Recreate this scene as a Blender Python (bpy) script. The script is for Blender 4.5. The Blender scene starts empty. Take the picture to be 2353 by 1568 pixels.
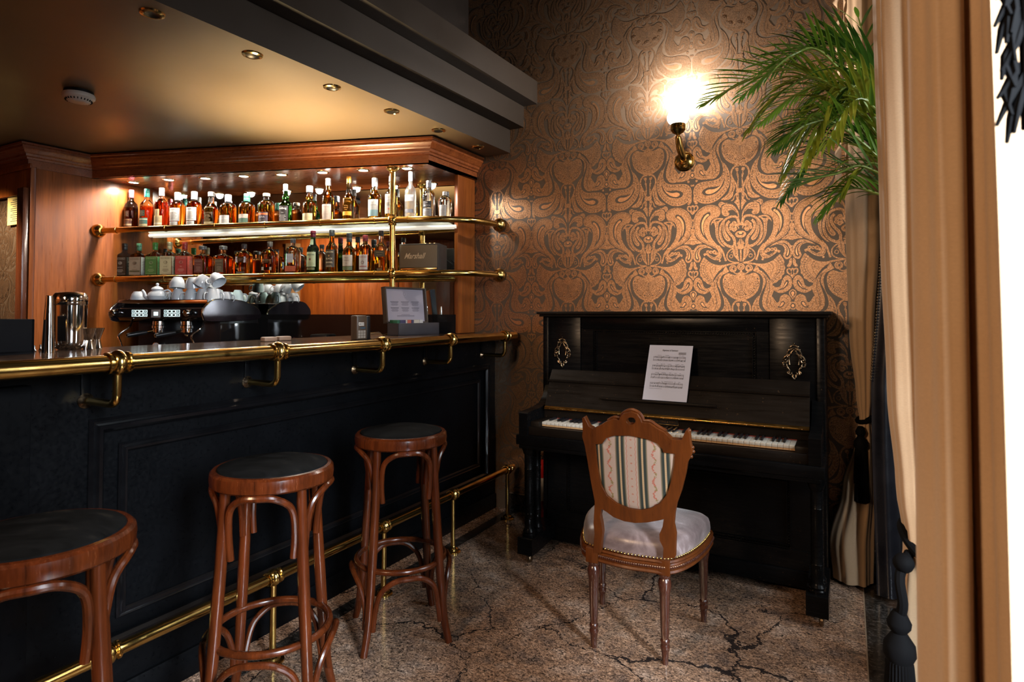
import bpy, bmesh, math, random
from mathutils import Vector, Matrix, geometry
random.seed(7)
C = bpy.context.scene.collection
PI = math.pi
# ------------------------------------------------------------------ camera, world, lights, exposure
IMG_W, IMG_H, FPX = 2353.0, 1568.0, 1410.0
YAW, PITCH, CAMZ = math.radians(28.7), math.radians(1.5), 1.31
PPY = 681.0
cam_d = bpy.data.cameras.new('camera'); cam = bpy.data.objects.new('camera', cam_d); C.objects.link(cam)
cam.location = (0, 0, CAMZ); cam.rotation_euler = (math.radians(90) + PITCH, 0, YAW)
cam_d.sensor_width = 36.0; cam_d.lens = FPX / IMG_W * 36.0
cam_d.shift_x = 0.0; cam_d.shift_y = -(IMG_H / 2 - PPY) / IMG_W
cam_d.clip_start = 0.05; cam_d.clip_end = 50
cam_d.dof.use_dof = True; cam_d.dof.focus_distance = 3.1; cam_d.dof.aperture_fstop = 5.6
bpy.context.scene.camera = cam
SC = bpy.context.scene
SC.view_settings.view_transform = 'Standard'; SC.view_settings.look = 'None'
SC.view_settings.exposure = 1.28; SC.view_settings.gamma = 1.0
SC.view_settings.use_curve_mapping = False
SC.render.engine = 'CYCLES'
SC.cycles.use_denoising = True
SC.cycles.max_bounces = 10; SC.cycles.transmission_bounces = 8; SC.cycles.glossy_bounces = 5
SC.cycles.diffuse_bounces = 4; SC.cycles.caustics_refractive = False; SC.cycles.caustics_reflective = False
SC.cycles.sample_clamp_indirect = 6.0
w = bpy.data.worlds.new('world'); SC.world = w; w.use_nodes = True
w.node_tree.nodes['Background'].inputs[0].default_value = (1.0, 0.72, 0.48, 1)
w.node_tree.nodes['Background'].inputs[1].default_value = 0.012

def light(kind, name, loc, power, color, target=None, **kw):
    d = bpy.data.lights.new(name, kind); d.energy = power; d.color = color
    for k, v in kw.items(): setattr(d, k, v)
    o = bpy.data.objects.new(name, d); C.objects.link(o); o.location = loc
    if target is not None:
        o.rotation_euler = (Vector(target) - Vector(loc)).to_track_quat('-Z', 'Y').to_euler()
    return o
# daylight through the two windows on the right
light('AREA', 'window_daylight', (2.05, 0.12, 1.75), 82, (0.84, 0.90, 1.0), (-1.2, 2.1, 0.0),
      shape='RECTANGLE', size=1.3, size_y=2.0, spread=math.radians(60))
light('AREA', 'window_daylight_far', (1.30, 2.45, 1.80), 15, (0.88, 0.93, 1.0), (-0.2, 2.6, 0.9),
      shape='RECTANGLE', size=0.9, size_y=1.7, spread=math.radians(110))
# warm ceiling spot of the room behind the camera, aimed at the papered wall
light('SPOT', 'room_spot_warm', (-0.9, -2.2, 2.5), 52, (1.0, 0.80, 0.62), (-0.62, 3.6, 2.30),
      spot_size=math.radians(31), spot_blend=0.7, shadow_soft_size=0.12)
light('AREA', 'room_lamp_warm', (-1.5, -1.2, 2.3), 9, (1.0, 0.66, 0.40), (-0.5, 1.9, 0.6),
      shape='DISK', size=0.5, spread=math.radians(95))
light('SPOT', 'bar_end_wall_fill', (-3.9, -0.75, 2.30), 60, (1.0, 0.70, 0.42), (-4.0, -1.6, 1.75),
      spot_size=math.radians(110), spot_blend=0.6, shadow_soft_size=0.05)  # added fill lamp, brightens the wood wall that the mirror reflects
# unseen fill light added behind the bar to brighten the low ceiling
light('AREA', 'hidden_ceiling_fill', (-2.80, 2.45, 1.10), 10, (1.0, 0.70, 0.36), (-2.42, 2.35, 2.4),
      shape='RECTANGLE', size=0.25, size_y=0.5, spread=math.radians(72))

# fill spot added to brighten the papered panel at the far left
light('SPOT', 'panel_fill_spot', (-4.75, 1.2, 2.3), 90, (1.0, 0.76, 0.5), (-4.95, 1.98, 1.5), spot_size=math.radians(60), spot_blend=0.7, shadow_soft_size=0.04)

# ------------------------------------------------------------------ pixel rays (photo pixel -> point on a world plane)
def ray(px, py):
    v = Vector(((px - IMG_W / 2) / FPX, -(py - PPY) / FPX, -1.0))
    return cam.rotation_euler.to_matrix() @ v
O = Vector((0, 0, CAMZ))
def onX(px, py, X): r = ray(px, py); t = X / r.x; return O + r * t
def onY(px, py, Y): r = ray(px, py); t = Y / r.y; return O + r * t
def onZ(px, py, Z): r = ray(px, py); t = (Z - CAMZ) / r.z; return O + r * t
def onP(px, py, p, n):
    r = ray(px, py); t = (Vector(p) - O).dot(Vector(n)) / r.dot(Vector(n)); return O + r * t

# ------------------------------------------------------------------ mesh builder
class MB:
    def __init__(s): s.v = []; s.f = []; s.m = []
    def add(s, vs, fs, mi=0, mat=None):
        b = len(s.v)
        s.v += [tuple(mat @ Vector(v)) if mat is not None else tuple(v) for v in vs]
        s.f += [tuple(i + b for i in f) for f in fs]
        s.m += [mi] * len(fs)
        return s
    def box(s, x0, x1, y0, y1, z0, z1, mi=0, bev=0.0, mat=None):
        if bev <= 0:
            vs = [(x, y, z) for x in (x0, x1) for y in (y0, y1) for z in (z0, z1)]
            fs = [(0, 1, 3, 2), (4, 6, 7, 5), (0, 4, 5, 1), (2, 3, 7, 6), (0, 2, 6, 4), (1, 5, 7, 3)]
            return s.add(vs, fs, mi, mat)
        b = bmesh.new(); bmesh.ops.create_cube(b, size=1)
        for v in b.verts:
            v.co = Vector(((x0 + x1) / 2 + v.co.x * (x1 - x0), (y0 + y1) / 2 + v.co.y * (y1 - y0), (z0 + z1) / 2 + v.co.z * (z1 - z0)))
        bmesh.ops.bevel(b, geom=list(b.edges), offset=bev, segments=2, profile=0.5, affect='EDGES')
        s.addbm(b, mi, mat); return s
    def addbm(s, b, mi=0, mat=None):
        b.verts.index_update()
        s.add([v.co for v in b.verts], [[v.index for v in f.verts] for f in b.faces], mi, mat); b.free(); return s
    def lathe(s, prof, n=24, mi=0, mat=None, sx=1.0, sy=1.0, flute=0, fd=0.0, fr=None):
        # prof: list of (r, z); closed at the ends when r == 0
        vs = []; fs = []; rings = []
        for k, (r, z) in enumerate(prof):
            if r < 1e-6: rings.append([len(vs)]); vs.append((0, 0, z))
            else:
                base = len(vs)
                for i in range(n):
                    a = 2 * PI * i / n; rr = r
                    if flute and (fr is None or fr[0] <= z <= fr[1]): rr = r * (1 - fd * (0.5 + 0.5 * math.cos(flute * a)))
                    vs.append((rr * math.cos(a) * sx, rr * math.sin(a) * sy, z))
                rings.append(list(range(base, base + n)))
        for a, b in zip(rings[:-1], rings[1:]):
            if len(a) == 1 and len(b) == 1: continue
            for i in range(n):
                j = (i + 1) % n
                if len(a) == 1: fs.append((a[0], b[i], b[j]))
                elif len(b) == 1: fs.append((a[i], b[0], a[j]) if False else (a[j], b[0], a[i])[::-1])
                else: fs.append((a[i], a[j], b[j], b[i]))
        return s.add(vs, fs, mi, mat)
    def sweep(s, pts, sec, closed=False, mi=0, up=(0, 0, 1), caps=True, scale=None, mat=None):
        # sweep a closed 2d section (list of (a,b)) along pts; a -> side, b -> up
        pts = [Vector(p) for p in pts]; n = len(pts); m = len(sec); vs = []; fs = []
        up = Vector(up); prevb = None
        for i, p in enumerate(pts):
            if closed: t0 = (p - pts[i - 1]); t1 = (pts[(i + 1) % n] - p)
            else:
                t0 = (p - pts[i - 1]) if i > 0 else (pts[1] - p)
                t1 = (pts[i + 1] - p) if i < n - 1 else (p - pts[i - 1])
            t0 = t0.normalized(); t1 = t1.normalized(); t = (t0 + t1)
            t = t.normalized() if t.length > 1e-6 else t1
            side = t.cross(up)
            if side.length < 1e-4: side = prevb if prevb is not None else Vector((1, 0, 0))
            side = side.normalized()
            if prevb is not None and side.dot(prevb) < 0 and abs(t.dot(up)) > 0.5: side = -side
            prevb = side
            u = side.cross(t).normalized()
            c = max(0.35, t.dot(t1)); k = 1 / c; sc = scale[i] if scale else 1.0
            for a, b in sec: vs.append(p + side * (a * k * sc) + u * (b * sc))
        N = n if closed else n - 1
        for i in range(N):
            for j in range(m):
                a = i * m + j; b = i * m + (j + 1) % m; c2 = ((i + 1) % n) * m + (j + 1) % m; d = ((i + 1) % n) * m + j
                fs.append((a, b, c2, d))
        if caps and not closed:
            fs.append(tuple(range(m))[::-1]); fs.append(tuple(range((n - 1) * m, n * m)))
        return s.add(vs, fs, mi, mat)
    def tube(s, pts, r, n=12, closed=False, mi=0, mat=None):
        # parallel-transport tube, r scalar or list
        pts = [Vector(p) for p in pts]; N = len(pts); rr = r if isinstance(r, (list, tuple)) else [r] * N
        vs = []; fs = []; nrm = None
        for i, p in enumerate(pts):
            if closed: t = pts[(i + 1) % N] - pts[i - 1]
            else: t = pts[min(i + 1, N - 1)] - pts[max(i - 1, 0)]
            t = t.normalized()
            if nrm is None:
                a = Vector((0, 0, 1)) if abs(t.z) < 0.9 else Vector((1, 0, 0)); nrm = t.cross(a).normalized()
            else:
                nrm = nrm - t * nrm.dot(t)
                nrm = nrm.normalized() if nrm.length > 1e-6 else t.orthogonal().normalized()
            b = t.cross(nrm)
            for k in range(n):
                a = 2 * PI * k / n; vs.append(p + (nrm * math.cos(a) + b * math.sin(a)) * rr[i])
        M = N if closed else N - 1
        for i in range(M):
            for k in range(n):
                a = i * n + k; b2 = i * n + (k + 1) % n; c = ((i + 1) % N) * n + (k + 1) % n; d = ((i + 1) % N) * n + k
                fs.append((a, b2, c, d))
        if not closed:
            fs.append(tuple(range(n))[::-1]); fs.append(tuple(range((N - 1) * n, N * n)))
        return s.add(vs, fs, mi, mat)
    def ball(s, c, r, mi=0, n=12, sx=1, sy=1, sz=1, mat=None):
        prof = [(r * math.sin(PI * i / (n // 2 + 2)), -r * math.cos(PI * i / (n // 2 + 2))) for i in range(n // 2 + 3)]
        prof[0] = (0, -r); prof[-1] = (0, r)
        m = Matrix.Translation(c) @ Matrix.Diagonal((sx, sy, sz, 1))
        if mat is not None: m = mat @ m
        return s.lathe(prof, n, mi, m)
    def prism(s, out, d, fr, holes=(), mi=0, bev=0.0, side_mi=None):
        """extrude a 2d outline (with holes) by depth d; fr: Matrix mapping (u,v,w)->space, w from 0 to d"""
        polys = [out] + list(holes)
        tess = geometry.tessellate_polygon([[Vector((p[0], p[1], 0)) for p in poly] for poly in polys])
        flat = [p for poly in polys for p in poly]; n = len(flat)
        vs = [(p[0], p[1], 0) for p in flat] + [(p[0], p[1], d) for p in flat]
        fs = [tuple(t) for t in tess] + [tuple(i + n for i in t)[::-1] for t in tess]
        k = 0; sf = []
        for poly in polys:
            m = len(poly)
            for i in range(m): sf.append((k + i, k + (i + 1) % m, k + (i + 1) % m + n, k + i + n))
            k += m
        s.add(vs, fs, mi, fr); b = len(s.v) - len(vs)
        s.f += [tuple(i + b for i in f) for f in sf]; s.m += [mi if side_mi is None else side_mi] * len(sf)
        return s
    def grid(s, fn, nu, nv, mi=0, closed_u=False, mat=None):
        vs = [fn(i / (nu if closed_u else nu - 1), j / (nv - 1)) for j in range(nv) for i in range(nu)]
        fs = []
        for j in range(nv - 1):
            for i in range(nu if closed_u else nu - 1):
                fs.append((j * nu + i, j * nu + (i + 1) % nu, (j + 1) * nu + (i + 1) % nu, (j + 1) * nu + i))
        return s.add(vs, fs, mi, mat)
    def build(s, name, mats, parent=None, world=True, angle=35, fix=True, **props):
        me = bpy.data.meshes.new(name); me.from_pydata(s.v, [], s.f); me.validate()
        if fix:
            b = bmesh.new(); b.from_mesh(me)
            bmesh.ops.recalc_face_normals(b, faces=list(b.faces)); b.to_mesh(me); b.free()
        if not isinstance(mats, (list, tuple)): mats = [mats]
        for m in mats: me.materials.append(m)
        if len(me.polygons) == len(s.m): me.polygons.foreach_set('material_index', s.m)
        me.polygons.foreach_set('use_smooth', [True] * len(me.polygons))
        me.set_sharp_from_angle(angle=math.radians(angle))
        o = bpy.data.objects.new(name, me); C.objects.link(o)
        if parent is not None:
            o.parent = parent
            if world: me.transform(wm(parent).inverted())
        for k, v in props.items(): o[k] = v
        return o
def wm(o):
    m = Matrix.LocRotScale(o.location, o.rotation_euler, o.scale)
    return wm(o.parent) @ m if o.parent else m
def thing(name, label, cat, loc=(0, 0, 0), rz=0, group=None):
    o = bpy.data.objects.new(name, None); C.objects.link(o); o.empty_display_size = 0.05
    o.location = loc; o.rotation_euler = (0, 0, rz); tag(o, label, cat, group); return o
def tag(o, label, cat, group=None):
    o['label'] = label; o['category'] = cat
    if group: o['group'] = group
    return o
def struct(o): o['kind'] = 'structure'; return o
def kids(o): return [c for c in bpy.data.objects if c.parent == o]
def copy_tree(o, parent=None):
    c = o.copy(); C.objects.link(c); c.parent = parent
    for ch in kids(o): copy_tree(ch, c)
    return c
def circ(r, n=12): return [(r * math.cos(2 * PI * i / n), r * math.sin(2 * PI * i / n)) for i in range(n)]
def rect(x0, x1, y0, y1): return [(x0, y0), (x1, y0), (x1, y1), (x0, y1)]
def T(x, y, z): return Matrix.Translation((x, y, z))
def R(a, ax): return Matrix.Rotation(a, 4, ax)
def align(p, d, up=(0, 0, 1)):
    """matrix whose local z runs along d at p"""
    d = Vector(d).normalized(); return Matrix.Translation(p) @ d.to_track_quat('Z', 'Y').to_matrix().to_4x4()
def spline(pts, n=8, closed=False):
    """Catmull-Rom through pts"""
    P = [Vector(p) for p in pts]; out = []; N = len(P)
    for i in range(N if closed else N - 1):
        if closed: p0, p1, p2, p3 = P[i - 1], P[i], P[(i + 1) % N], P[(i + 2) % N]
        else: p0, p1, p2, p3 = P[max(i - 1, 0)], P[i], P[i + 1], P[min(i + 2, N - 1)]
        for k in range(n):
            t = k / n
            out.append(0.5 * ((2 * p1) + (p2 - p0) * t + (2 * p0 - 5 * p1 + 4 * p2 - p3) * t * t + (-p0 + 3 * p1 - 3 * p2 + p3) * t ** 3))
    if not closed: out.append(P[-1])
    return out
_tc = {}
def text_geo(txt, size=1.0, font=None, shear=0.0, bold=0.0):
    """flat text outlines as (verts2d, faces), centred"""
    key = (txt, shear, bold)
    if key not in _tc:
        cu = bpy.data.curves.new('t', 'FONT'); cu.body = txt; cu.size = 1.0; cu.resolution_u = 2
        cu.align_x = 'CENTER'; cu.align_y = 'CENTER'; cu.shear = shear; cu.offset = bold
        ob = bpy.data.objects.new('t', cu); C.objects.link(ob)
        dg = bpy.context.evaluated_depsgraph_get(); me = bpy.data.meshes.new_from_object(ob.evaluated_get(dg))
        _tc[key] = ([(v.co.x, v.co.y) for v in me.vertices], [tuple(p.vertices) for p in me.polygons])
        bpy.data.objects.remove(ob); bpy.data.curves.remove(cu); bpy.data.meshes.remove(me)
    v, f = _tc[key]
    return [(x * size, y * size) for x, y in v], f

# ------------------------------------------------------------------ materials
class NG:
    """tiny helper for node graphs: values are sockets or floats"""
    def __init__(s, name):
        s.mat = bpy.data.materials.new(name); s.mat.use_nodes = True; s.nt = s.mat.node_tree
        s.b = s.nt.nodes['Principled BSDF']
    def n(s, t, **kw):
        nd = s.nt.nodes.new(t)
        for k, v in kw.items(): setattr(nd, k, v)
        return nd
    def put(s, sock, v):
        if isinstance(v, bpy.types.NodeSocket): s.nt.links.new(v, sock)
        else:
            try: sock.default_value = v
            except Exception: sock.default_value = tuple(v) + (1,)
    def m(s, op, a, b=0.0, c=0.0, clamp=False):
        nd = s.n('ShaderNodeMath', operation=op, use_clamp=clamp)
        s.put(nd.inputs[0], a); s.put(nd.inputs[1], b); s.put(nd.inputs[2], c); return nd.outputs[0]
    def co(s, kind='Object'): return s.n('ShaderNodeTexCoord').outputs[kind]
    def map(s, vec, scale=(1, 1, 1), loc=(0, 0, 0), rot=(0, 0, 0)):
        nd = s.n('ShaderNodeMapping'); s.put(nd.inputs[0], vec); nd.inputs[1].default_value = loc
        nd.inputs[2].default_value = rot; nd.inputs[3].default_value = scale; return nd.outputs[0]
    def noise(s, vec, scale=5, detail=3, rough=0.5, dist=0.0, out=0):
        nd = s.n('ShaderNodeTexNoise'); s.put(nd.inputs['Vector'], vec); s.put(nd.inputs['Scale'], scale)
        nd.inputs['Detail'].default_value = detail; nd.inputs['Roughness'].default_value = rough
        nd.inputs['Distortion'].default_value = dist; return nd.outputs[out]
    def ramp(s, v, stops):
        nd = s.n('ShaderNodeValToRGB'); s.put(nd.inputs[0], v); e = nd.color_ramp.elements
        while len(e) < len(stops): e.new(0.5)
        for el, (p, c) in zip(e, stops):
            el.position = p; el.color = (c if isinstance(c, (tuple, list)) else (c, c, c)) + (() if isinstance(c, (tuple, list)) and len(c) == 4 else (1,))
        return nd.outputs[0]
    def mix(s, f, a, b):
        nd = s.n('ShaderNodeMix', data_type='RGBA'); s.put(nd.inputs[0], f)
        for i, v in ((6, a), (7, b)):
            s.put(nd.inputs[i], v if isinstance(v, bpy.types.NodeSocket) else tuple(v) + (1,))
        return nd.outputs[2]
    def xyz(s, vec):
        nd = s.n('ShaderNodeSeparateXYZ'); s.put(nd.inputs[0], vec); return nd.outputs
    def bump(s, h, strength=0.3, dist=0.002):
        nd = s.n('ShaderNodeBump'); s.put(nd.inputs['Height'], h); nd.inputs['Strength'].default_value = strength
        nd.inputs['Distance'].default_value = dist; s.put(s.b.inputs['Normal'], nd.outputs[0])
    def set(s, **kw):
        names = dict(color='Base Color', rough='Roughness', metal='Metallic', spec='Specular IOR Level', trans='Transmission Weight',
                     ior='IOR', coat='Coat Weight', coatr='Coat Roughness', emc='Emission Color', ems='Emission Strength', sheen='Sheen Weight',
                     sss='Subsurface Weight', alpha='Alpha')
        for k, v in kw.items(): s.put(s.b.inputs[names[k]], v)
        return s
def simple(name, color, rough=0.5, metal=0.0, noise_amt=0.12, scale=12.0, **kw):
    g = NG(name); c = g.noise(g.co(), scale, 4)
    lo = tuple(x * (1 - noise_amt) for x in color); hi = tuple(min(1, x * (1 + noise_amt)) for x in color)
    g.set(color=g.ramp(c, [(0.3, lo), (0.7, hi)]), metal=metal, **kw)
    g.set(rough=g.ramp(c, [(0.3, max(0, rough * 0.85)), (0.7, min(1, rough * 1.15))]))
    return g.mat
def wood(name, dark, light_, rough=0.25, axis='Z', scale=1.0, coat=0.4, stretch=14.0, spec=0.5):
    g = NG(name); sc = {'X': (1 * scale, stretch * scale, stretch * scale), 'Y': (stretch * scale, scale, stretch * scale), 'Z': (stretch * scale, stretch * scale, scale)}[axis]
    v = g.map(g.co(), sc)
    a = g.noise(v, 1.6, 6, 0.6, 0.8); b = g.noise(v, 9.0, 5, 0.6)
    f = g.m('ADD', g.m('MULTIPLY', a, 0.7), g.m('MULTIPLY', b, 0.3))
    g.set(color=g.ramp(f, [(0.3, dark), (0.52, tuple((p + q) / 2 for p, q in zip(dark, light_))), (0.72, light_)]), coat=coat, coatr=0.12, spec=spec)
    g.set(rough=g.ramp(b, [(0.3, rough * 0.8), (0.7, rough * 1.3)])); g.bump(b, 0.12, 0.001)
    return g.mat
def metal(name, color, rough=0.15, tarnish=None, scale=14.0):
    g = NG(name); v = g.co(); a = g.noise(v, scale, 5, 0.6)
    col = g.mix(g.ramp(a, [(0.45, 0.0), (0.7, 1.0)]), color, tarnish or tuple(c * 0.8 for c in color))
    g.set(color=col, metal=1.0, rough=g.ramp(a, [(0.3, rough * 0.7), (0.75, rough * 1.6)])); return g.mat
M = {}
M['brass'] = metal('brass', (0.64, 0.42, 0.13), 0.16, (0.42, 0.26, 0.08))
M['brass_pale'] = metal('brass_pale', (0.68, 0.54, 0.27), 0.14, (0.50, 0.38, 0.17))
M['chrome'] = metal('chrome', (0.80, 0.79, 0.77), 0.06, (0.7, 0.69, 0.67))
M['steel_warm'] = metal('steel_warm', (0.74, 0.68, 0.62), 0.09, (0.66, 0.6, 0.54))
M['bronze_dark'] = metal('bronze_dark', (0.16, 0.11, 0.07), 0.3, (0.35, 0.25, 0.14), 60)
M['backbar'] = wood('backbar_wood', (0.13, 0.030, 0.008), (0.31, 0.085, 0.021), 0.30, 'X', 0.8, 0.3)
M['backbar_v'] = wood('backbar_wood_upright', (0.12, 0.028, 0.006), (0.34, 0.094, 0.016), 0.32, 'Z', 0.8, 0.0, spec=0.28)
M['bentwood'] = wood('bentwood', (0.020, 0.0045, 0.0015), (0.100, 0.020, 0.004), 0.22, 'Z', 1.5, 0.10, spec=0.35)
M['chairwood'] = wood('chair_wood', (0.042, 0.010, 0.002), (0.105, 0.026, 0.0035), 0.34, 'Z', 1.4, 0.0, spec=0.22)
M['chairleg'] = wood('chair_leg_wood', (0.025, 0.007, 0.004), (0.070, 0.020, 0.010), 0.24, 'Z', 2.0, 0.3)
def lacquer(name, base, rough, wear=0.0):
    g = NG(name); v = g.co(); a = g.noise(v, 6, 5, 0.6); st = g.noise(g.map(v, (3, 40, 40)), 2.0, 5, 0.65)
    col = g.ramp(a, [(0.35, base), (0.75, tuple(c * 1.7 for c in base))])
    if wear:
        sp = g.noise(v, 90, 3, 0.7); big = g.noise(v, 3.0, 2)
        mk = g.m('MULTIPLY', g.ramp(sp, [(0.66, 0.0), (0.72, 1.0)]), g.ramp(big, [(0.48, 0.0), (0.62, 1.0)]))
        col = g.mix(g.m('MULTIPLY', mk, wear), col, (0.16, 0.085, 0.04))
    g.set(color=col, rough=g.ramp(st, [(0.3, rough * 0.7), (0.7, rough * 1.5)]), coat=0.0, spec=0.09)
    return g.mat
M['bar_black'] = lacquer('bar_black_paint', (0.0014, 0.0016, 0.002), 0.34)
M['bar_gloss'] = simple('bar_moulding_gloss', (0.003, 0.003, 0.0035), 0.2, noise_amt=0.3, spec=0.6)
M['piano'] = lacquer('piano_lacquer', (0.0022, 0.0021, 0.0022), 0.24, 0.35)
M['piano_worn'] = lacquer('piano_lid_worn', (0.006, 0.0042, 0.003), 0.33, 0.8)
M['black_plastic'] = simple('black_plastic', (0.006, 0.006, 0.007), 0.35, spec=0.3)
M['black_matte'] = simple('black_matte', (0.005, 0.005, 0.006), 0.8, spec=0.1)
M['white_porcelain'] = simple('white_porcelain', (0.50, 0.53, 0.56), 0.12, noise_amt=0.03, coat=0.6)
M['white_plastic'] = simple('white_plastic', (0.72, 0.68, 0.62), 0.4, noise_amt=0.03)
M['paper'] = simple('paper', (0.42, 0.41, 0.46), 0.8, noise_amt=0.03)
M['ink'] = simple('print_ink', (0.03, 0.03, 0.035), 0.7)
def granite(name, cols, scale, veins=True, rough=0.12, tiles=None):
    g = NG(name); v = g.co()
    a = g.noise(g.map(v, (1, 1.35, 1)), scale, 8, 0.72, 1.2); b = g.noise(v, scale * 0.11, 3, 0.55)
    col = g.ramp(a, [(0.36, cols[0]), (0.46, cols[1]), (0.54, cols[2]), (0.66, cols[3])])
    big = g.ramp(b, [(0.30, (0.52, 0.50, 0.52)), (0.5, (0.95, 0.80, 0.68)), (0.68, (1.15, 1.12, 1.12))])
    mm = g.n('ShaderNodeMix', data_type='RGBA', blend_type='MULTIPLY'); mm.inputs[0].default_value = 1
    g.put(mm.inputs[6], col); g.put(mm.inputs[7], big); col = mm.outputs[2]
    if veins:
        # jagged dark cracks: edges of distorted voronoi cells, gated by a wide noise
        nz = g.noise(v, 3.2, 6, 0.65, 0.0, 1)
        off = g.n('ShaderNodeVectorMath', operation='MULTIPLY_ADD'); g.put(off.inputs[0], nz); off.inputs[1].default_value = (0.34, 0.34, 0.0); g.put(off.inputs[2], v)
        vo = g.n('ShaderNodeTexVoronoi', feature='DISTANCE_TO_EDGE'); g.put(vo.inputs['Vector'], off.outputs[0]); vo.inputs['Scale'].default_value = 1.55
        gate = g.noise(g.map(v, (1, 1, 1), (3.1, 1.7, 0)), 1.1, 2)
        wdt = g.ramp(gate, [(0.38, 0.0002), (0.50, 0.0035), (0.72, 0.009)])
        cr = g.m('LESS_THAN', vo.outputs['Distance'], wdt)
        col = g.mix(g.m('MULTIPLY', cr, 0.93), col, (0.010, 0.009, 0.010))
        blot = g.noise(g.map(v, (0.7, 3.2, 1), (8, 2, 0), (0, 0, 0.5)), 1.3, 5, 0.6)
        col = g.mix(g.ramp(blot, [(0.62, 0.0), (0.69, 0.85)]), col, (0.020, 0.018, 0.018))
    if tiles:
        x, y, z = g.xyz(v)
        lx = g.m('ABSOLUTE', g.m('SUBTRACT', g.m('FRACT', g.m('DIVIDE', g.m('ADD', x, tiles[1]), tiles[0])), 0.5))
        ly = g.m('ABSOLUTE', g.m('SUBTRACT', g.m('FRACT', g.m('DIVIDE', g.m('ADD', y, tiles[2]), tiles[0])), 0.5))
        ln = g.m('MAXIMUM', g.m('LESS_THAN', lx, 0.0016), g.m('LESS_THAN', ly, 0.0016))
        col = g.mix(g.m('MULTIPLY', ln, 0.6), col, (0.20, 0.15, 0.12))
    g.set(color=col, rough=g.ramp(a, [(0.35, rough * 1.5), (0.65, rough)]), spec=0.5)
    return g.mat
M['floor'] = granite('floor_granite', [(0.012, 0.010, 0.010), (0.12, 0.088, 0.068), (0.31, 0.215, 0.155), (0.60, 0.45, 0.34)], 80, True, 0.11, (0.61, 0.33, 0.13))
M['granite_dark'] = granite('granite_dark', [(0.006, 0.006, 0.006), (0.014, 0.014, 0.013), (0.035, 0.033, 0.03), (0.09, 0.085, 0.08)], 40, False, 0.12)
M['bar_top'] = granite('bar_top_granite', [(0.018, 0.011, 0.007), (0.05, 0.032, 0.021), (0.11, 0.07, 0.045), (0.24, 0.16, 0.11)], 46, False, 0.10)
M['wall_paint'] = simple('wall_paint_dark', (0.020, 0.016, 0.014), 0.45, noise_amt=0.08, scale=3)
M['bulkhead'] = simple('bulkhead_paint', (0.020, 0.0145, 0.0105), 0.48, noise_amt=0.06, scale=3, spec=0.22)
M['ceiling_low'] = simple('low_ceiling_paint', (0.17, 0.130, 0.085), 0.42, noise_amt=0.05, scale=2)
M['wall_room'] = simple('room_wall_paint', (0.30, 0.18, 0.09), 0.7, noise_amt=0.1, scale=2)
g = NG('mirror'); n_ = g.noise(g.co(), 40, 3); g.set(color=(0.80, 0.82, 0.80), metal=1.0, rough=g.ramp(n_, [(0.4, 0.012), (0.8, 0.03)])); M['mirror'] = g.mat
g = NG('clear_glass'); n_ = g.noise(g.co(), 30, 2); g.set(color=(0.92, 0.97, 0.95), trans=1.0, ior=1.35, rough=g.ramp(n_, [(0.3, 0.0), (0.8, 0.03)])); M['glass'] = g.mat
# ------------------------------------------------------------------ room shell
WY = 3.6                       # back wall
ZC = 2.383                     # low ceiling over the bar
ZT = 3.7                       # high ceiling
XL, XR, YF = -6.2, 1.0, -3.4
g = NG('wallpaper_ground'); v = g.co(); a = g.noise(v, 60, 3)
g.set(color=g.ramp(a, [(0.3, (0.050, 0.031, 0.018)), (0.7, (0.064, 0.040, 0.023))]), rough=0.46, spec=1.0); M['wp_ground'] = g.mat
g = NG('wallpaper_ink'); v = g.co(); a = g.noise(v, 170, 4, 0.7, 1.5); vo = g.n('ShaderNodeTexVoronoi', feature='DISTANCE_TO_EDGE'); g.put(vo.inputs['Vector'], v); vo.inputs['Scale'].default_value = 95
ed = g.m('LESS_THAN', vo.outputs['Distance'], 0.07)
c0 = g.ramp(a, [(0.40, (0.26, 0.150, 0.085)), (0.56, (0.48, 0.295, 0.180))])
g.set(color=g.mix(g.m('MULTIPLY', ed, 0.45), c0, (0.12, 0.065, 0.032)), metal=0.93, rough=0.40); M['wp_ink'] = g.mat
g = NG('wallpaper_ink_bright'); a = g.noise(g.co(), 120, 3); g.set(color=g.ramp(a, [(0.3, (0.42, 0.235, 0.125)), (0.7, (0.60, 0.34, 0.19))]), metal=0.93, rough=0.38); M['wp_ink2'] = g.mat

# --- wallpaper motif traced from one repeat; crop A pixels are (1580+x/5.6, 440+y/5.6), crop B (1580+x/5.6, 270+y/5.6)
AX = onY(1580 + 687 / 5.6, 440 + 970 / 5.6, WY)
PW, PH = 0.522, 0.757
def wa(pts): return [((lambda q: (q.x - AX.x, q.z - AX.z))(onY(1580 + x / 5.6, 440 + y / 5.6, WY))) for x, y in pts]
def wb(pts): return [((lambda q: (q.x - AX.x, q.z - AX.z - PH))(onY(1580 + x / 5.6, 270 + y / 5.6, WY))) for x, y in pts]
SH = []   # (layer, material, kind, data, mirror about centre)
def fill(pts, lay=1, mi=1, n=4): SH.append((lay, mi, 'f', [tuple(p)[:2] for p in spline([(a, b, 0) for a, b in pts], n, True)]))
def stroke(pts, w, lay=2, mi=0, n=5, taper=False):
    P = [tuple(p)[:2] for p in spline([(a, b, 0) for a, b in pts], n)]; N = len(P)
    ws = [w * (math.sin(PI * (0.12 + 0.88 * i / (N - 1))) ** 0.7 if taper else 1.0) for i in range(N)]
    SH.append((lay, mi, 's', (P, ws)))
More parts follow.
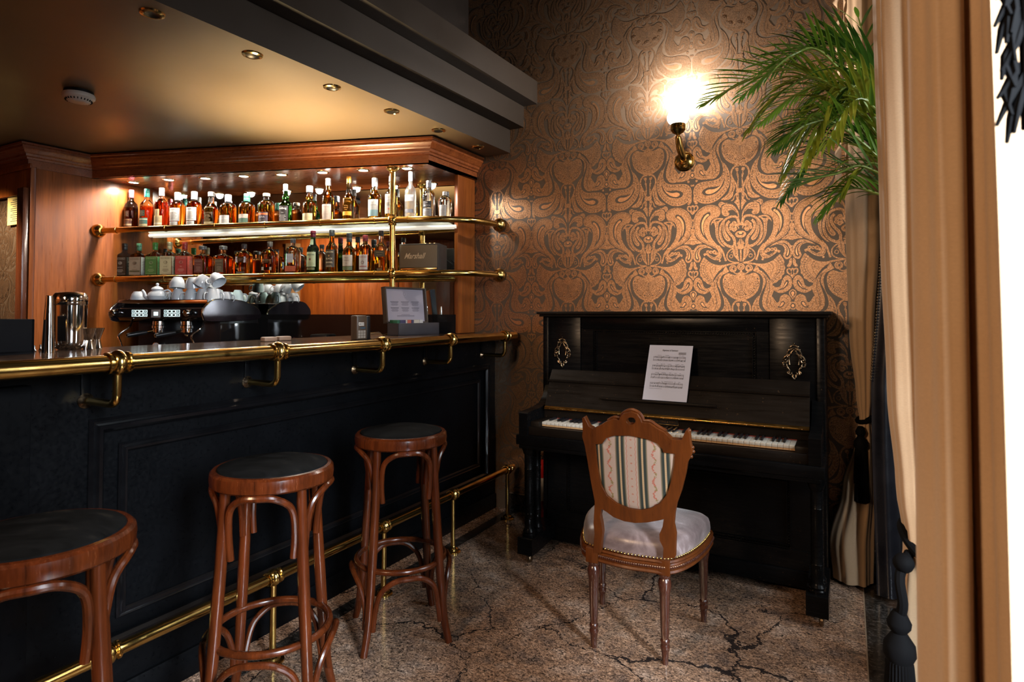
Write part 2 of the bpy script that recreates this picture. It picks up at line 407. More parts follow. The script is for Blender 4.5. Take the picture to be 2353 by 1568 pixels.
def dots(pts, r, lay=2, mi=0, n=4, gap=0.012, seg=8):
    P = [Vector(p) for p in spline([(a, b, 0) for a, b in pts], 10)]; acc = 0; last = P[0]
    for p in P[1:]:
        acc += (p - last).length; last = p
        if acc >= gap: acc = 0; SH.append((lay, mi, 'f', [(p.x + r * math.cos(2 * PI * k / 6), p.y + r * math.sin(2 * PI * k / 6)) for k in range(6)]))
def disc(c, r, lay=1, mi=1, ry=None, n=18): SH.append((lay, mi, 'f', [(c[0] + r * math.cos(2 * PI * k / n), c[1] + (ry or r) * math.sin(2 * PI * k / n)) for k in range(n)]))
S_ = 1 / 5.6 * 3.41 / 1410     # crop pixel in metres
# upper paisley
fill(wa([(425,265),(408,212),(355,183),(285,176),(205,200),(130,258),(85,345),(75,440),(95,540),(145,620),(215,665),(300,705),(375,745),(398,790),(375,830),(345,850),(425,845),(440,790),(415,725),(350,655),(305,590),(282,510),(280,440),(300,380),(345,345),(400,325)]))
fill(wa([(297,285),(280,268),(250,275),(205,310),(170,370),(158,440),(170,520),(210,590),(265,640),(235,580),(210,510),(205,440),(225,380),(260,335),(290,310)]), 2, 0)
fill(wa([(276,300),(255,293),(220,325),(190,380),(180,440),(188,510),(215,570),(200,500),(203,430),(220,375),(250,330),(272,318)]), 3, 2)
stroke(wa([(412,250),(395,212),(350,192),(285,188),(212,212),(142,268),(98,350),(88,440),(107,535),(152,610),(222,655),(300,693),(370,730)]), 5 * S_)
dots(wa([(400,240),(340,203),(285,200),(220,224),(152,278),(110,355),(100,440),(118,530),(162,602)]), 3.4 * S_, gap=0.009)
dots(wa([(330,330),(250,420),(245,500),(280,590),(340,670)]), 3.6 * S_, gap=0.012)
# palmette leaves and fan
fill(wa([(664,330),(655,270),(630,225),(590,180),(540,162),(480,170),(445,200),(438,260),(445,300),(480,320),(520,315),(538,285),(520,262),(545,243),(590,245),(630,280),(657,335)]))
stroke(wa([(470,200),(520,192),(570,205),(615,245),(648,310)]), 5 * S_); stroke(wa([(465,235),(500,225),(560,225),(610,262)]), 4 * S_); stroke(wa([(465,285),(485,300),(510,297)]), 4 * S_)
fill(wa([(515,145),(480,152),(440,135),(405,150),(398,180),(415,208),(435,205),(440,180),(470,165),(500,160)])); stroke(wa([(412,185),(420,160),(450,155)]), 4 * S_)
fill(wa([(668,240),(640,190),(615,152),(600,145),(625,110),(668,112)]), n=2); dots(wa([(625,150),(645,140),(667,138)]), 4 * S_, gap=0.008); dots(wa([(645,180),(667,172)]), 4 * S_, gap=0.007)
# heart scrolls
stroke(wa([(668,440),(655,385),(640,345),(600,324),(530,338),(465,388),(428,462),(420,540),(440,620),(490,682),(560,714),(600,695),(606,640),(588,592),(545,545),(508,485),(508,425),(540,382)]), 34 * S_, 1, 1)
stroke(wa([(640,362),(600,338),(535,352),(477,398),(442,466),(434,540),(452,612),(500,668),(560,698)]), 3.5 * S_)
dots(wa([(535,345),(465,395),(428,465),(422,540),(442,618),(490,680),(555,712)]), 4.5 * S_, gap=0.0095)
dots(wa([(505,430),(508,485),(548,545),(590,592),(604,640)]), 4 * S_, gap=0.009)
fill(wa([(480,385),(455,440),(448,520),(468,590),(508,640),(540,640),(552,612),(522,570),(492,520),(480,460)]), 1, 1)
stroke(wa([(476,420),(462,480),(468,540),(495,600),(530,622)]), 6 * S_)
# trumpet leaf
fill(wa([(300,440),(310,395),(350,352),(400,343),(462,352),(430,380),(400,420),(392,500),(400,600),(430,660),(482,715),(440,700),(390,640),(362,560),(355,470),(340,410),(320,410)]))
stroke(wa([(345,385),(375,400),(372,480),(382,580),(410,650)]), 4.5 * S_); fill(wa([(355,378),(375,365),(420,362),(385,388)]), 2, 0, 2)
# flowers, bead, stem
for x, y, r in ((600, 412, 30), (568, 438, 28), (560, 475, 27), (600, 492, 28), (636, 470, 26), (628, 440, 26)): disc(wa([(x, y)])[0], r * S_)
for x, y, r in ((600, 415, 14), (572, 440, 12), (566, 474, 12), (602, 488, 12)): SH.append((2, 0, 's', ([(wa([(x + r * math.cos(t * 1.05), y + r * math.sin(t * 1.05))])[0]) for t in range(6)], [3.5 * S_] * 6)))
fill(wa([(620,448),(648,462),(655,500),(640,505),(640,480)]), 2, 0, 2)
disc(wa([(675, 552)])[0], 60 * S_, 1, 1, 45 * S_); disc(wa([(675, 545)])[0], 30 * S_, 2, 0, 18 * S_); disc(wa([(675, 538)])[0], 12 * S_, 3, 2)
fill(wa([(678,605),(630,680),(679,690)]), 1, 1, 1); disc(wa([(679, 712)])[0], 36 * S_, 1, 1); stroke(wa([(668,630),(655,672)]), 3 * S_)
fill(wa([(600,670),(580,730),(585,800),(620,860),(668,903),(652,830),(650,760),(630,700)])); stroke(wa([(603,690),(610,760),(625,830)]), 3.5 * S_)
for k in range(6): stroke(wa([(608 + k * 2, 715 + k * 20), (630 + k, 700 + k * 20)]), 3 * S_, n=2); stroke(wa([(608 + k * 2, 715 + k * 20), (592 + k, 700 + k * 20)]), 3 * S_, n=2)
stroke(wa([(683,750),(683,820),(686,905)]), 16 * S_, 1, 1, 5)
stroke(wa([(580,735),(532,770),(507,820),(520,878),(580,910),(664,916)]), 15 * S_, 1, 1)
stroke(wa([(590,760),(560,790)]), 8 * S_, 1, 1); SH.append((1, 1, 's', ([wa([(562 + 22 * math.cos(t * .7), 836 + 22 * math.sin(t * .7))])[0] for t in range(10)], [10 * S_] * 10)))
# hooked scroll
stroke(wa([(395,700),(450,770),(470,830),(492,890)]), 22 * S_, 1, 1); stroke(wa([(430,820),(405,868),(345,868),(285,835),(245,806),(208,822)]), 30 * S_, 1, 1)
stroke(wa([(425,775),(430,820),(405,862),(345,865),(290,838)]), 5 * S_, 2)
for x, y, r in ((262, 780, 22), (300, 782, 22), (345, 783, 27), (372, 800, 20), (415, 895, 14), (490, 888, 14)): disc(wa([(x, y)])[0], r * S_)
for x, y in ((262, 782), (302, 784), (347, 786)): disc(wa([(x, y)])[0], 7 * S_, 2, 0)
# side paisley
fill(wa([(325,745),(270,705),(200,685),(140,695),(92,740),(70,810),(75,870),(105,910),(145,915),(172,880),(170,850),(155,810),(162,770),(190,740),(240,725),(290,735)]))
fill(wa([(235,710),(150,722),(108,770),(94,830),(108,882),(140,890),(148,865),(134,830),(132,790),(152,752),(190,728)]), 2, 0)
fill(wa([(205,714),(152,738),(118,780),(108,830),(118,868),(135,872),(124,830),(122,790),(146,750)]), 3, 2); dots(wa([(280,712),(200,697),(142,708),(102,748),(82,812),(88,866)]), 3.2 * S_, gap=0.008)
# boundary ornaments (completed by the neighbour repeat)
for oy in (0, -845):
    fill(wa([(66,1145+oy),(100,1112+oy),(135,1080+oy),(138,1042+oy),(115,1022+oy),(88,1032+oy),(62,1030+oy)]), n=3); fill(wa([(88,1082+oy),(96,1050+oy),(118,1042+oy),(120,1066+oy),(104,1090+oy)]), 2, 0, 3); fill(wa([(66,1105+oy),(80,1085+oy),(80,1058+oy),(66,1048+oy)]), 2, 0, 3)
    fill(wa([(80,905+oy),(106,930+oy),(112,965+oy),(132,995+oy),(118,1012+oy),(92,1003+oy),(76,960+oy)]), n=3)
fill(wa([(70,1400),(100,1370),(118,1325),(102,1292),(62,1285),(62,1390)]), n=3); fill(wa([(70,1378),(92,1355),(104,1325),(90,1302),(64,1300)]), 2, 0, 3); fill(wa([(70,1365),(84,1350),(92,1325),(82,1312),(64,1312)]), 3, 2, 3)
disc(wa([(76, 1478)])[0], 42 * S_, 1, 1, 50 * S_); disc(wa([(76, 1478)])[0], 28 * S_, 2, 0, 34 * S_); disc(wa([(76, 1478)])[0], 16 * S_, 3, 2, 20 * S_)
fill(wa([(52,450),(68,462),(74,500),(82,560),(112,592),(52,602)]), n=3); disc(wa([(52, 478)])[0], 10 * S_, 2, 0); fill(wa([(56,612),(100,600),(130,625),(190,668),(120,676),(58,690)]), n=3); stroke(wa([(58,640),(100,632),(140,650)]), 5 * S_)
stroke(wa([(20,375),(70,375)]), 24 * S_, 1, 1); stroke(wa([(40,765),(90,765)]), 14 * S_, 1, 1); stroke(wa([(45,1210),(95,1212)]), 14 * S_, 1, 1)
# fan
fill(wa([(470,945),(400,950),(330,935),(270,900),(215,850),(188,885),(176,905),(160,950),(166,975),(152,1020),(164,1050),(165,1090),(188,1110),(200,1150),(232,1165),(255,1190),(318,1202),(330,1140),(370,1070),(430,1005),(520,955),(650,932),(655,915),(560,925)]), n=3)
for k, (p, q, r3) in enumerate((((286,912),(232,1010),(322,1160)), ((262,895),(205,1010),(320,1180)), ((330,940),(290,1010),(335,1110)), ((235,872),(172,1010),(312,1192)))): stroke(wa([p, (q[0] + 8, q[1] - 45), q, (q[0] + 20, q[1] + 60), r3]), 4 * S_)
for k in range(14):
    a = math.radians(128 + k * 8.2); c = (440, 985); stroke(wa([(c[0] + 268 * math.cos(a), c[1] - 245 * math.sin(a) * 0.95 + 10), (c[0] + 215 * math.cos(a), c[1] - 198 * math.sin(a) * 0.95 + 10)]), 4 * S_, n=1)
stroke(wa([(350,960),(320,985),(325,1030),(355,1030),(365,1000)]), 3.5 * S_)
# rosette
disc(wa([(687, 970)])[0], 46 * S_, 2, 1); disc(wa([(687, 970)])[0], 30 * S_, 3, 0); disc(wa([(687, 970)])[0], 25 * S_, 4, 1); disc(wa([(687, 970)])[0], 10 * S_, 5, 0)
# curls over the shell
disc(wa([(585, 995)])[0], 47 * S_); stroke(wa([(560,1010),(556,985),(575,965),(605,970),(612,990)]), 5 * S_); fill(wa([(580,1005),(585,980),(602,985),(600,1010)]), 2, 0, 3)
stroke(wa([(590,1040),(630,1060),(668,1048),(686,1020)]), 14 * S_, 1, 1)
fill(wa([(490,968),(452,1035),(500,1048),(535,1030),(515,1000)]), n=2)
# shell
fill(wa([(690,1010),(660,1060),(600,1078),(530,1055),(480,1078),(455,1130),(455,1200),(480,1280),(530,1340),(600,1382),(697,1396)]), n=4)
for k in range(11):
    a = math.radians(188 + k * 7.6 + 8); stroke(wa([(690 + 90 * math.cos(a), 1060 - 90 * math.sin(a)), (690 + 190 * math.cos(a), 1060 - (190 + 4 * k) * math.sin(a))]), 3 * S_, n=1)
stroke(wa([(478,1120),(482,1200),(512,1275),(560,1325),(620,1355),(697,1368)]), 3.5 * S_)
for x, y in ((497, 1200), (570, 1290), (697, 1310)):
    disc(wa([(x, y)])[0], 34 * S_, 3, 0); disc(wa([(x, y)])[0], 29 * S_, 4, 1); disc(wa([(x, y)])[0], 14 * S_, 5, 0); disc(wa([(x, y)])[0], 7 * S_, 6, 2)
for x, y in ((484, 1135), (528, 1255), (632, 1325)): disc(wa([(x, y)])[0], 9 * S_, 3, 0)
# curl under the fan
fill(wa([(320,1215),(260,1250),(210,1230),(188,1160),(150,1115),(110,1120),(80,1170),(85,1240),(120,1290),(190,1322),(250,1312),(300,1270)]))
fill(wa([(245,1290),(180,1275),(130,1230),(118,1180),(138,1168),(162,1200),(185,1250)]), 2, 0); fill(wa([(215,1275),(165,1250),(135,1205),(140,1190),(158,1218),(182,1255)]), 3, 2)
# veined leaf, banded paisley, lower curl (crop B)
fill(wb([(480,262),(420,275),(370,330),(325,400),(290,455),(275,530),(300,600),(322,680),(312,750),(270,792),(330,792),(380,762),(412,700),(412,620),(388,540),(362,460),(360,390),(400,320),(450,285)]))
stroke(wb([(380,330),(335,420),(325,520),(355,620),(360,700),(330,765)]), 5 * S_)
for k in range(7): stroke(wb([(336 + 5 * k, 430 + 45 * k), (312 + 6 * k, 400 + 45 * k)]), 3.5 * S_, n=1); stroke(wb([(334 + 5 * k, 450 + 45 * k), (362 + 5 * k, 425 + 45 * k)]), 3.5 * S_, n=1)
fill(wb([(490,278),(440,290),(395,335),(370,400),(375,450),(420,540),(448,620),(455,700),(420,768),(340,810),(230,826),(140,850),(90,900),(75,970),(90,1040),(140,1090),(230,1113),(330,1096),(420,1040),(500,950),(540,860),(548,760),(530,680),(490,610),(430,550),(410,480),(400,400),(430,320)]))
fill(wb([(478,780),(442,860),(372,890),(280,900),(210,930),(188,970),(218,1003),(290,1003),(372,972),(432,912),(468,850)]), 2, 0); fill(wb([(452,838),(410,890),(340,925),(270,930),(232,955),(243,982),(290,987),(360,957),(422,900)]), 3, 2)
stroke(wb([(440,560),(472,620),(482,700),(462,780),(390,838),(300,860),(200,875),(140,915),(122,970),(140,1025),(190,1052),(280,1052),(370,1015),(450,940),(500,860),(516,770),(505,690),(470,620)]), 3.5 * S_)
dots(wb([(500,690),(530,770),(520,860),(470,950),(400,1025),(320,1075),(230,1085),(150,1062),(105,1010),(98,950),(125,890),(190,850),(290,842),(380,825),(440,780),(468,700)]), 8 * S_, gap=0.0155)
fill(wb([(270,650),(240,690),(215,672),(200,622),(150,600),(100,630),(80,690),(85,750),(110,792),(160,802),(230,802),(290,782),(320,730),(312,660),(300,605)])); disc(wb([(115, 820)])[0], 16 * S_)
fill(wb([(240,748),(190,752),(150,712),(165,680),(195,690),(208,722)]), 2, 0); fill(wb([(215,738),(190,738),(162,708),(172,692),(190,700),(200,722)]), 3, 2); stroke(wb([(285,690),(270,735),(220,770),(160,768),(120,730),(118,680),(145,640),(180,640)]), 4 * S_)
# keyhole, side leaves, drops
stroke(wb([(652,620),(605,632),(570,680),(562,740),(590,805),(622,860),(645,935)]), 22 * S_, 1, 1); stroke(wb([(652,660),(620,672),(640,700),(632,745)]), 12 * S_, 1, 1)
fill(wb([(652,650),(620,650),(610,668),(652,690)]), 1, 1, 2); fill(wb([(655,730),(636,750),(645,800),(636,840),(655,900)]), 1, 1, 3)
fill(wb([(560,785),(590,830),(612,895),(592,960),(576,1022),(520,1062),(430,1062),(490,1012),(530,960),(550,880)])); stroke(wb([(568,830),(582,900),(560,970),(500,1035)]), 5 * S_); stroke(wb([(590,900),(575,960)]), 4 * S_)
disc(wb([(657, 940)])[0], 33 * S_, 2, 1); fill(wb([(657,975),(622,1000),(636,1062),(658,1082)]), 1, 1, 2); fill(wb([(650,1000),(638,1010),(645,1040)]), 2, 0, 1)
stroke(wb([(640,968),(605,1010),(590,1055),(560,1075)]), 15 * S_, 1, 1); disc(wb([(52, 880)])[0], 14 * S_, 1, 1)
# ground accents on either side
def strip(P, ws, sgn):
    vs = []; N = len(P)
    for i in range(N):
        t = (Vector(P[min(i + 1, N - 1)]) - Vector(P[max(i - 1, 0)])); t = t.normalized() if t.length > 0 else Vector((1, 0))
        n = Vector((-t.y, t.x)) * ws[i] / 2; p = Vector(P[i])
        vs += [(p + n), (p - n)]
    return [(v.x * sgn, v.y) for v in vs], [(2 * i, 2 * i + 1, 2 * i + 3, 2 * i + 2) for i in range(N - 1)]
TV = []; TF = []; TM = []
for si_, (lay, mi, kind, dat) in enumerate(SH):
    for sgn in (1, -1):
        lz_ = lay * 0.0009 + (2 * si_ + (sgn > 0)) * 1.6e-6
        if kind == 'f':
            P = [(x * sgn, y) for x, y in dat]
            tr = geometry.tessellate_polygon([[Vector((x, y, 0)) for x, y in P]]); vv = P; ff = [tuple(t) for t in tr]
        else: vv, ff = strip(dat[0], dat[1], sgn)
        b = len(TV); TV += [(x, y, lz_) for x, y in vv]; TF += [tuple(i + b for i in f) for f in ff]; TM += [mi] * len(ff)
def wallpaper(mb, x0, x1, z0, z1, place, phase=(0, 0)):
    """add the motif over a wall rectangle; place(x, z, off) -> world point"""
    k0 = math.floor((x0 - AX.x) / PW) - 0; k1 = math.ceil((x1 - AX.x) / PW); m0 = math.floor((z0 - AX.z) / PH); m1 = math.ceil((z1 - AX.z) / PH) + 1
    for k in range(k0, k1 + 1):
        for m in range(m0, m1 + 1):
            ox = AX.x + k * PW + phase[0]; oz = AX.z + m * PH + phase[1]
            keep = []; idx = {}
            for f, mi in zip(TF, TM):
                cx = sum(TV[i][0] for i in f) / len(f) + ox; cz = sum(TV[i][1] for i in f) / len(f) + oz
                if not (x0 < cx < x1 and z0 < cz < z1): continue
                ff = []
                for i in f:
                    if i not in idx:
                        idx[i] = len(mb.v); x, y, l = TV[i]
                        mb.v.append(place(min(max(x + ox, x0), x1), min(max(y + oz, z0), z1), l))
                    ff.append(idx[i])
                mb.f.append(tuple(ff)); mb.m.append(mi)
mb = MB().box(XL, XR, WY, WY + 0.1, 0, ZT, 0)
wallpaper(mb, -2.33, XR - 0.3, 0.12, ZT, lambda x, z, o: (x, WY - o, z))
struct(mb.build('wall_back', [M['wp_ground'], M['wp_ink'], M['wp_ink2']], fix=False))

# floor: granite tiles, dark border band by the windows and along the bar foot
bl = onZ(1985, 1372, 0).x
mb = MB(); y0, y1 = YF, WY
for xa, xb, mi in ((XL, -2.0, 0), (-2.0, -1.93, 1), (-1.93, bl, 0), (bl, XR, 1)):
    mb.add([(xa, y0, 0), (xb, y0, 0), (xb, y1, 0), (xa, y1, 0), (xa, y0, -.05), (xb, y0, -.05), (xb, y1, -.05), (xa, y1, -.05)], [(0, 1, 2, 3), (7, 6, 5, 4)], mi)
mb.box(bl - 0.0025, bl + 0.0025, y0, y1, -0.01, 0.0006, 2)
M['grout'] = simple('grout_line', (0.20, 0.14, 0.09), 0.6)
struct(mb.build('floor', [M['floor'], M['granite_dark'], M['grout']], fix=False))
mb = MB().box(-1.98, XR, WY - 0.015, WY - 0.0035, 0, 0.115, 0); mb.box(-1.98, XR, WY - 0.016, WY - 0.003, 0.113, 0.118, 1)
struct(mb.build('baseboard_back', [M['granite_dark'], M['grout']]))
# ceilings and the three-step bulkhead over the bar (turned 2.3 degrees off the bar line)
kx = 0.0397
def bx(x, y): return x - kx * (WY - y)
struct(MB().box(XL, XR, YF, WY, ZT, ZT + 0.1).build('ceiling', M['wall_paint']))
def slab(xw, z0, z1, xback=-6.2): 
    p = [(xback, YF), (bx(xw, YF), YF), (bx(xw, WY), WY), (xback, WY)]
    return MB().add([(x, y, z0) for x, y in p] + [(x, y, z1) for x, y in p], [(3, 2, 1, 0), (4, 5, 6, 7)], 1).add([(x, y, z) for z in (z0, z1) for x, y in p], [(0, 1, 5, 4), (1, 2, 6, 5), (2, 3, 7, 6), (3, 0, 4, 7)], 0)
s1 = slab(-1.985, ZC, 2.541); struct(s1.build('ceiling_low', [M['bulkhead'], M['ceiling_low']]))
struct(slab(-1.88, 2.542, 2.682, -2.6).build('trim_1', [M['bulkhead'], M['wall_paint']]))
struct(slab(-1.78, 2.683, 2.833, -2.6).build('trim_2', [M['bulkhead'], M['wall_paint']]))
struct(MB().box(-2.9, -2.32, YF, WY, 2.834, ZT).build('wall_upper', M['wall_paint']))
# remaining walls of the room
struct(MB().box(XL - 0.1, XL, YF, WY, 0, ZT).build('wall_left', M['wall_room']))
mb = MB().box(XL, XR, YF - 0.1, YF, 0, ZT, 0)
for k in range(8):
    xa = -6.1 + k * 0.86; mb.box(xa, xa + 0.80, YF - 0.001, YF + 0.03, 0.15, 2.05, 1, 0.01); mb.box(xa + 0.09, xa + 0.71, YF + 0.03, YF + 0.045, 0.3, 1.9, 1, 0.01)
mb.box(XL, XR, YF, YF + 0.06, 2.05, 2.15, 1)
struct(mb.build('wall_front', [M['wall_room'], M['backbar_v']]))
mb = MB().box(XL, -2.35, -1.75, -1.62, 0, ZC - 0.001, 0)
for k in range(5):
    xa = -6.1 + k * 0.76; mb.box(xa, xa + 0.66, -1.62, -1.60, 0.15, 2.25, 1, 0.006)
mb.box(-4.75, -4.55, -1.60, -1.56, 0.1, 2.3, 2).box(-2.95, -2.6, -1.60, -1.585, 1.2, 2.2, 2)
struct(mb.build('wall_bar_end', [M['backbar_v'], M['backbar_v'], M['wall_room']]))
# window wall on the right with two tall windows, seen only in slivers between the drapes
mb = MB(); op = [(-0.12, 1.04), (2.0, 2.95)]; zs, zt = 0.35, 2.75; ys = [YF] + [y for o_ in op for y in o_] + [WY]
for a, b in ((YF, -0.12), (1.04, 2.0), (2.95, WY)): mb.box(XR, XR + 0.15, a, b, 0, ZT)
for a, b in op: mb.box(XR, XR + 0.15, a, b, 0, zs); mb.box(XR, XR + 0.15, a, b, zt, ZT)
struct(mb.build('wall_right', M['wall_paint']))
g = NG('window_pane'); tr = g.n('ShaderNodeBsdfTransparent'); gl = g.n('ShaderNodeBsdfGlossy'); gl.inputs['Roughness'].default_value = 0.02
mx = g.n('ShaderNodeMixShader'); mx.inputs[0].default_value = 0.08; g.nt.links.new(tr.outputs[0], mx.inputs[1]); g.nt.links.new(gl.outputs[0], mx.inputs[2])
g.nt.links.new(mx.outputs[0], g.nt.nodes['Material Output'].inputs[0]); tr.inputs[0].default_value = (0.93, 0.95, 0.95, 1); M['pane'] = g.mat
for i, (a, b) in enumerate(op):
    mb = MB()
    for y in (a, (a + b) / 2 - 0.025, b - 0.05): mb.box(XR + 0.03, XR + 0.09, y, y + 0.05, zs, zt, 0, 0.004)
    for z in (zs, 1.5, zt - 0.05): mb.box(XR + 0.035, XR + 0.085, a, b, z, z + 0.05, 0, 0.004)
    mb.box(XR + 0.058, XR + 0.062, a, b, zs, zt, 1)
    struct(mb.build('window_%d' % (i + 1), [M['bar_black'], M['pane']]))

# ------------------------------------------------------------------ bar counter
BX = -2.10     # bar face
YB0 = -1.2
cnt = thing('bar_counter', 'long black painted bar counter with recessed framed panels', 'bar counter', (-2.3, 1.2, 0))
def barpoly(x0, x1): return [(x0, YB0), (x1, YB0), (x1, WY - 0.004), (-2.255, WY - 0.004), (-2.255, 3.40), (-2.30, 3.39), (x0, 3.39 + (x0 + 2.30) * 0.299)]
mb = MB().prism(barpoly(-2.62, BX - 0.012), 1.135, Matrix.Identity(4))
mb.build('carcass', M['bar_black'], cnt)
# framed panels with mouldings
ya, yb = onX(220, 965, BX).y, onX(1118, 850, BX).y
zt_, zb_ = 0.95, 0.24
def moulding(path, parent, name, w=0.045, h=0.022, flip=False):
    sec = [(0, 0), (w, 0), (w, h * .35), (w * .8, h * .8), (w * .62, h * .55), (w * .45, h), (w * .2, h * .9), (0, h * .4)]
    sec = [(b_, a) for a, b_ in sec] if flip else sec
    m_ = MB().sweep(path, [(a - w / 2, b_) for a, b_ in sec], closed=True, up=(1, 0, 0)); return m_.build(name, M['bar_gloss'], parent)
f = MB(); f.box(BX - 0.012, BX, ya - 0.02, yb + 0.02, zt_ + 0.02, 1.134, 0); f.box(BX - 0.012, BX, ya - 0.02, yb + 0.02, 0.10, zb_ - 0.02, 0)
spl = [(YB0, YB0 + 0.1), (ya - 1.6 - 0.12, ya - 1.6), (ya - 0.10, ya - 0.02), (yb + 0.02, WY - 0.005)]
f.box(BX - 0.012, BX, YB0, ya - 0.02, 0.10, 1.134, 0); f.box(BX - 0.012, BX, yb + 0.02, WY - 0.005, 0.10, 1.134, 0)
f.build('panel_frame', M['bar_black'], cnt)
moulding([(BX, ya, zb_), (BX, yb, zb_), (BX, yb, zt_), (BX, ya, zt_)], cnt, 'panel_moulding')
moulding([(BX - 0.010, ya + 0.09, zb_ + 0.085), (BX - 0.010, yb - 0.09, zb_ + 0.085), (BX - 0.010, yb - 0.09, zt_ - 0.085), (BX - 0.010, ya + 0.09, zt_ - 0.085)], cnt, 'inner_moulding', 0.03, 0.016)
yc_ = onX(68, 900, BX + 0.03).y
MB().box(BX - 0.05, BX + 0.045, YB0, yc_, 0.0, 1.10, 0, 0.004).build('end_pilaster', M['bar_black'], cnt)
MB().box(BX - 0.02, BX + 0.012, yc_, WY - 0.017, 0.0, 0.10, 0, 0.003).build('plinth', M['bar_black'], cnt)
mb = MB().prism(barpoly(-2.66, -1.970), 0.032, T(0, 0, 1.136))
tag(mb.build('bar_worktop', M['bar_top']), 'polished brown granite worktop lying on the black bar counter', 'worktop')
# chrome strip edge under the rail
# brass arm rail with ball fittings and elbow brackets
arx, arz = -1.925, 1.158
rail = thing('brass_arm_rail', 'thick brass arm rail along the front edge of the bar top', 'rail', (arx, 1.2, 1.0))
MB().tube([(arx, YB0, arz), (arx, WY - 0.05, arz)], 0.0255, 24).build('rail_tube', M['brass'], rail)
def ball_fit(c, ax, rb, rc, wc, par, name='ball_fitting'):
    m_ = MB(); prof = [(rc * .85, -wc), (rc, -wc), (rc, -wc * .8), (rc * .9, -wc * .72)]
    for i in range(9):
        a = -0.9 + 1.8 * i / 8; prof.append((rb * math.cos(a), wc * .62 * math.sin(a) / math.sin(.9)))
    prof += [(rc * .9, wc * .72), (rc, wc * .8), (rc, wc), (rc * .85, wc)]
    m_.lathe(prof, 24, 0, align(c, ax)); return m_.build(name, M['brass'], par)
for px, py in ((270, 830), (638, 808), (879, 791), (1035, 780), (1160, 772)):
    p = onX(px, py, arx); y = min(p.y, WY - 0.06)
    ball_fit((arx, y, arz), (0, 1, 0), 0.039, 0.033, 0.032, rail)
    br = MB(); pts = [(arx, y, arz - 0.03), (arx, y, arz - 0.095)] + [(arx - 0.03 + 0.03 * math.cos(a), y, arz - 0.095 - 0.03 * math.sin(a)) for a in (0.4, 0.8, 1.2, 1.57)] + [(BX - 0.005, y, arz - 0.125)]
    bo = br.tube(pts, 0.0125, 14).build('bracket', M['brass'], rail)
    MB().lathe([(0, 0), (0.024, 0), (0.024, 0.006), (0.016, 0.014), (0.012, 0.02), (0, 0.02)], 18, 0, align((BX, y, arz - 0.125), (1, 0, 0))).build('bracket_flange', M['bronze_dark'], bo)
    MB().box(BX, BX + 0.006, y - 0.014, y + 0.014, arz - 0.125, 1.126, 0, 0.002).build('bracket_strap', M['bar_black'], bo)
# brass foot rail
frx, frz = -1.91, 0.312
fr = thing('brass_foot_rail', 'polished brass foot rail on short posts along the bottom of the bar', 'rail', (frx, 1.2, 0))
MB().tube([(frx, YB0, frz), (frx, WY - 0.10, frz)], 0.0195, 18).build('rail_tube', M['brass'], fr)
for px, py in ((247, 1500), (628, 1325), (882, 1213), (1041, 1136), (1166, 1078)):
    p = onX(px, py, frx); y = min(p.y, WY - 0.10)
    ball_fit((frx, y, frz), (0, 1, 0), 0.032, 0.027, 0.03, fr)
    MB().tube([(frx, y, 0.01), (frx, y, frz - 0.02)], 0.0125, 14).build('post', M['brass'], fr)
    MB().lathe([(0, 0), (0.043, 0), (0.043, 0.006), (0.036, 0.011), (0.030, 0.012), (0.028, 0.02), (0.018, 0.026), (0.0135, 0.034), (0, 0.034)], 22, 0, T(frx, y, 0.0008)).build('post_flange', M['brass'], fr)

# recessed downlights, off, along the bulkhead edge
dl = None
for i, (px, py) in enumerate(((350, 30), (580, 125), (763, 200), (900, 255), (1008, 299), (1098, 337))):
    p = onZ(px, py, ZC)
    if dl is None:
        dl = thing('ceiling_downlight', '', 'downlight', p, 0, 'unlit downlights along the bulkhead')
        MB().lathe([(0.026, -0.006), (0.030, -0.009), (0.040, -0.006), (0.043, -0.0005), (0.028, -0.0005)], 28, 0, T(*p)).build('ring', M['brass_pale'], dl)
        m_ = MB().lathe([(0.028, -0.001), (0.026, -0.007), (0.018, -0.0035), (0.0, -0.002)], 20, 0, T(*p)); m_.build('lens', M['black_plastic'], dl)
        o = dl
    else: o = copy_tree(dl); o.location = p
    o['label'] = 'unlit brass ringed ceiling downlight, ' + ('nearest and largest of the row beside the bulkhead', 'second from the near end of the row beside the bulkhead', 'third from the near end of the row', 'fourth from the near end, above the brass corner post', 'fifth from the near end, just beyond the cornice corner', 'farthest and smallest of the row, next to the papered wall')[i]
# smoke detector
p = onZ(181, 206, ZC - 0.012)
p = onZ(181, 224, ZC - 0.03); p.z = ZC
sd = thing('smoke_detector', 'round white smoke detector on the low dark ceiling', 'smoke detector', p)
MB().lathe([(0, -0.001), (0.062, -0.001), (0.062, -0.012), (0.055, -0.013), (0, -0.013)], 32, 0, T(*p)).build('base', M['black_plastic'], sd)
MB().lathe([(0.05, -0.013), (0.066, -0.015), (0.069, -0.024), (0.067, -0.034), (0.058, -0.040), (0.046, -0.052), (0.028, -0.056), (0, -0.056)], 36, 0, T(*p)).build('cover', M['white_plastic'], sd)
mb = MB()
for k in range(24):
    a = 2 * PI * k / 24; mb.box(-0.0016, 0.0016, 0.049, 0.0562, -0.0496, -0.0400, 0, 0, T(*p) @ R(a, 'Z'))
mb.build('vent_slots', M['black_matte'], sd)

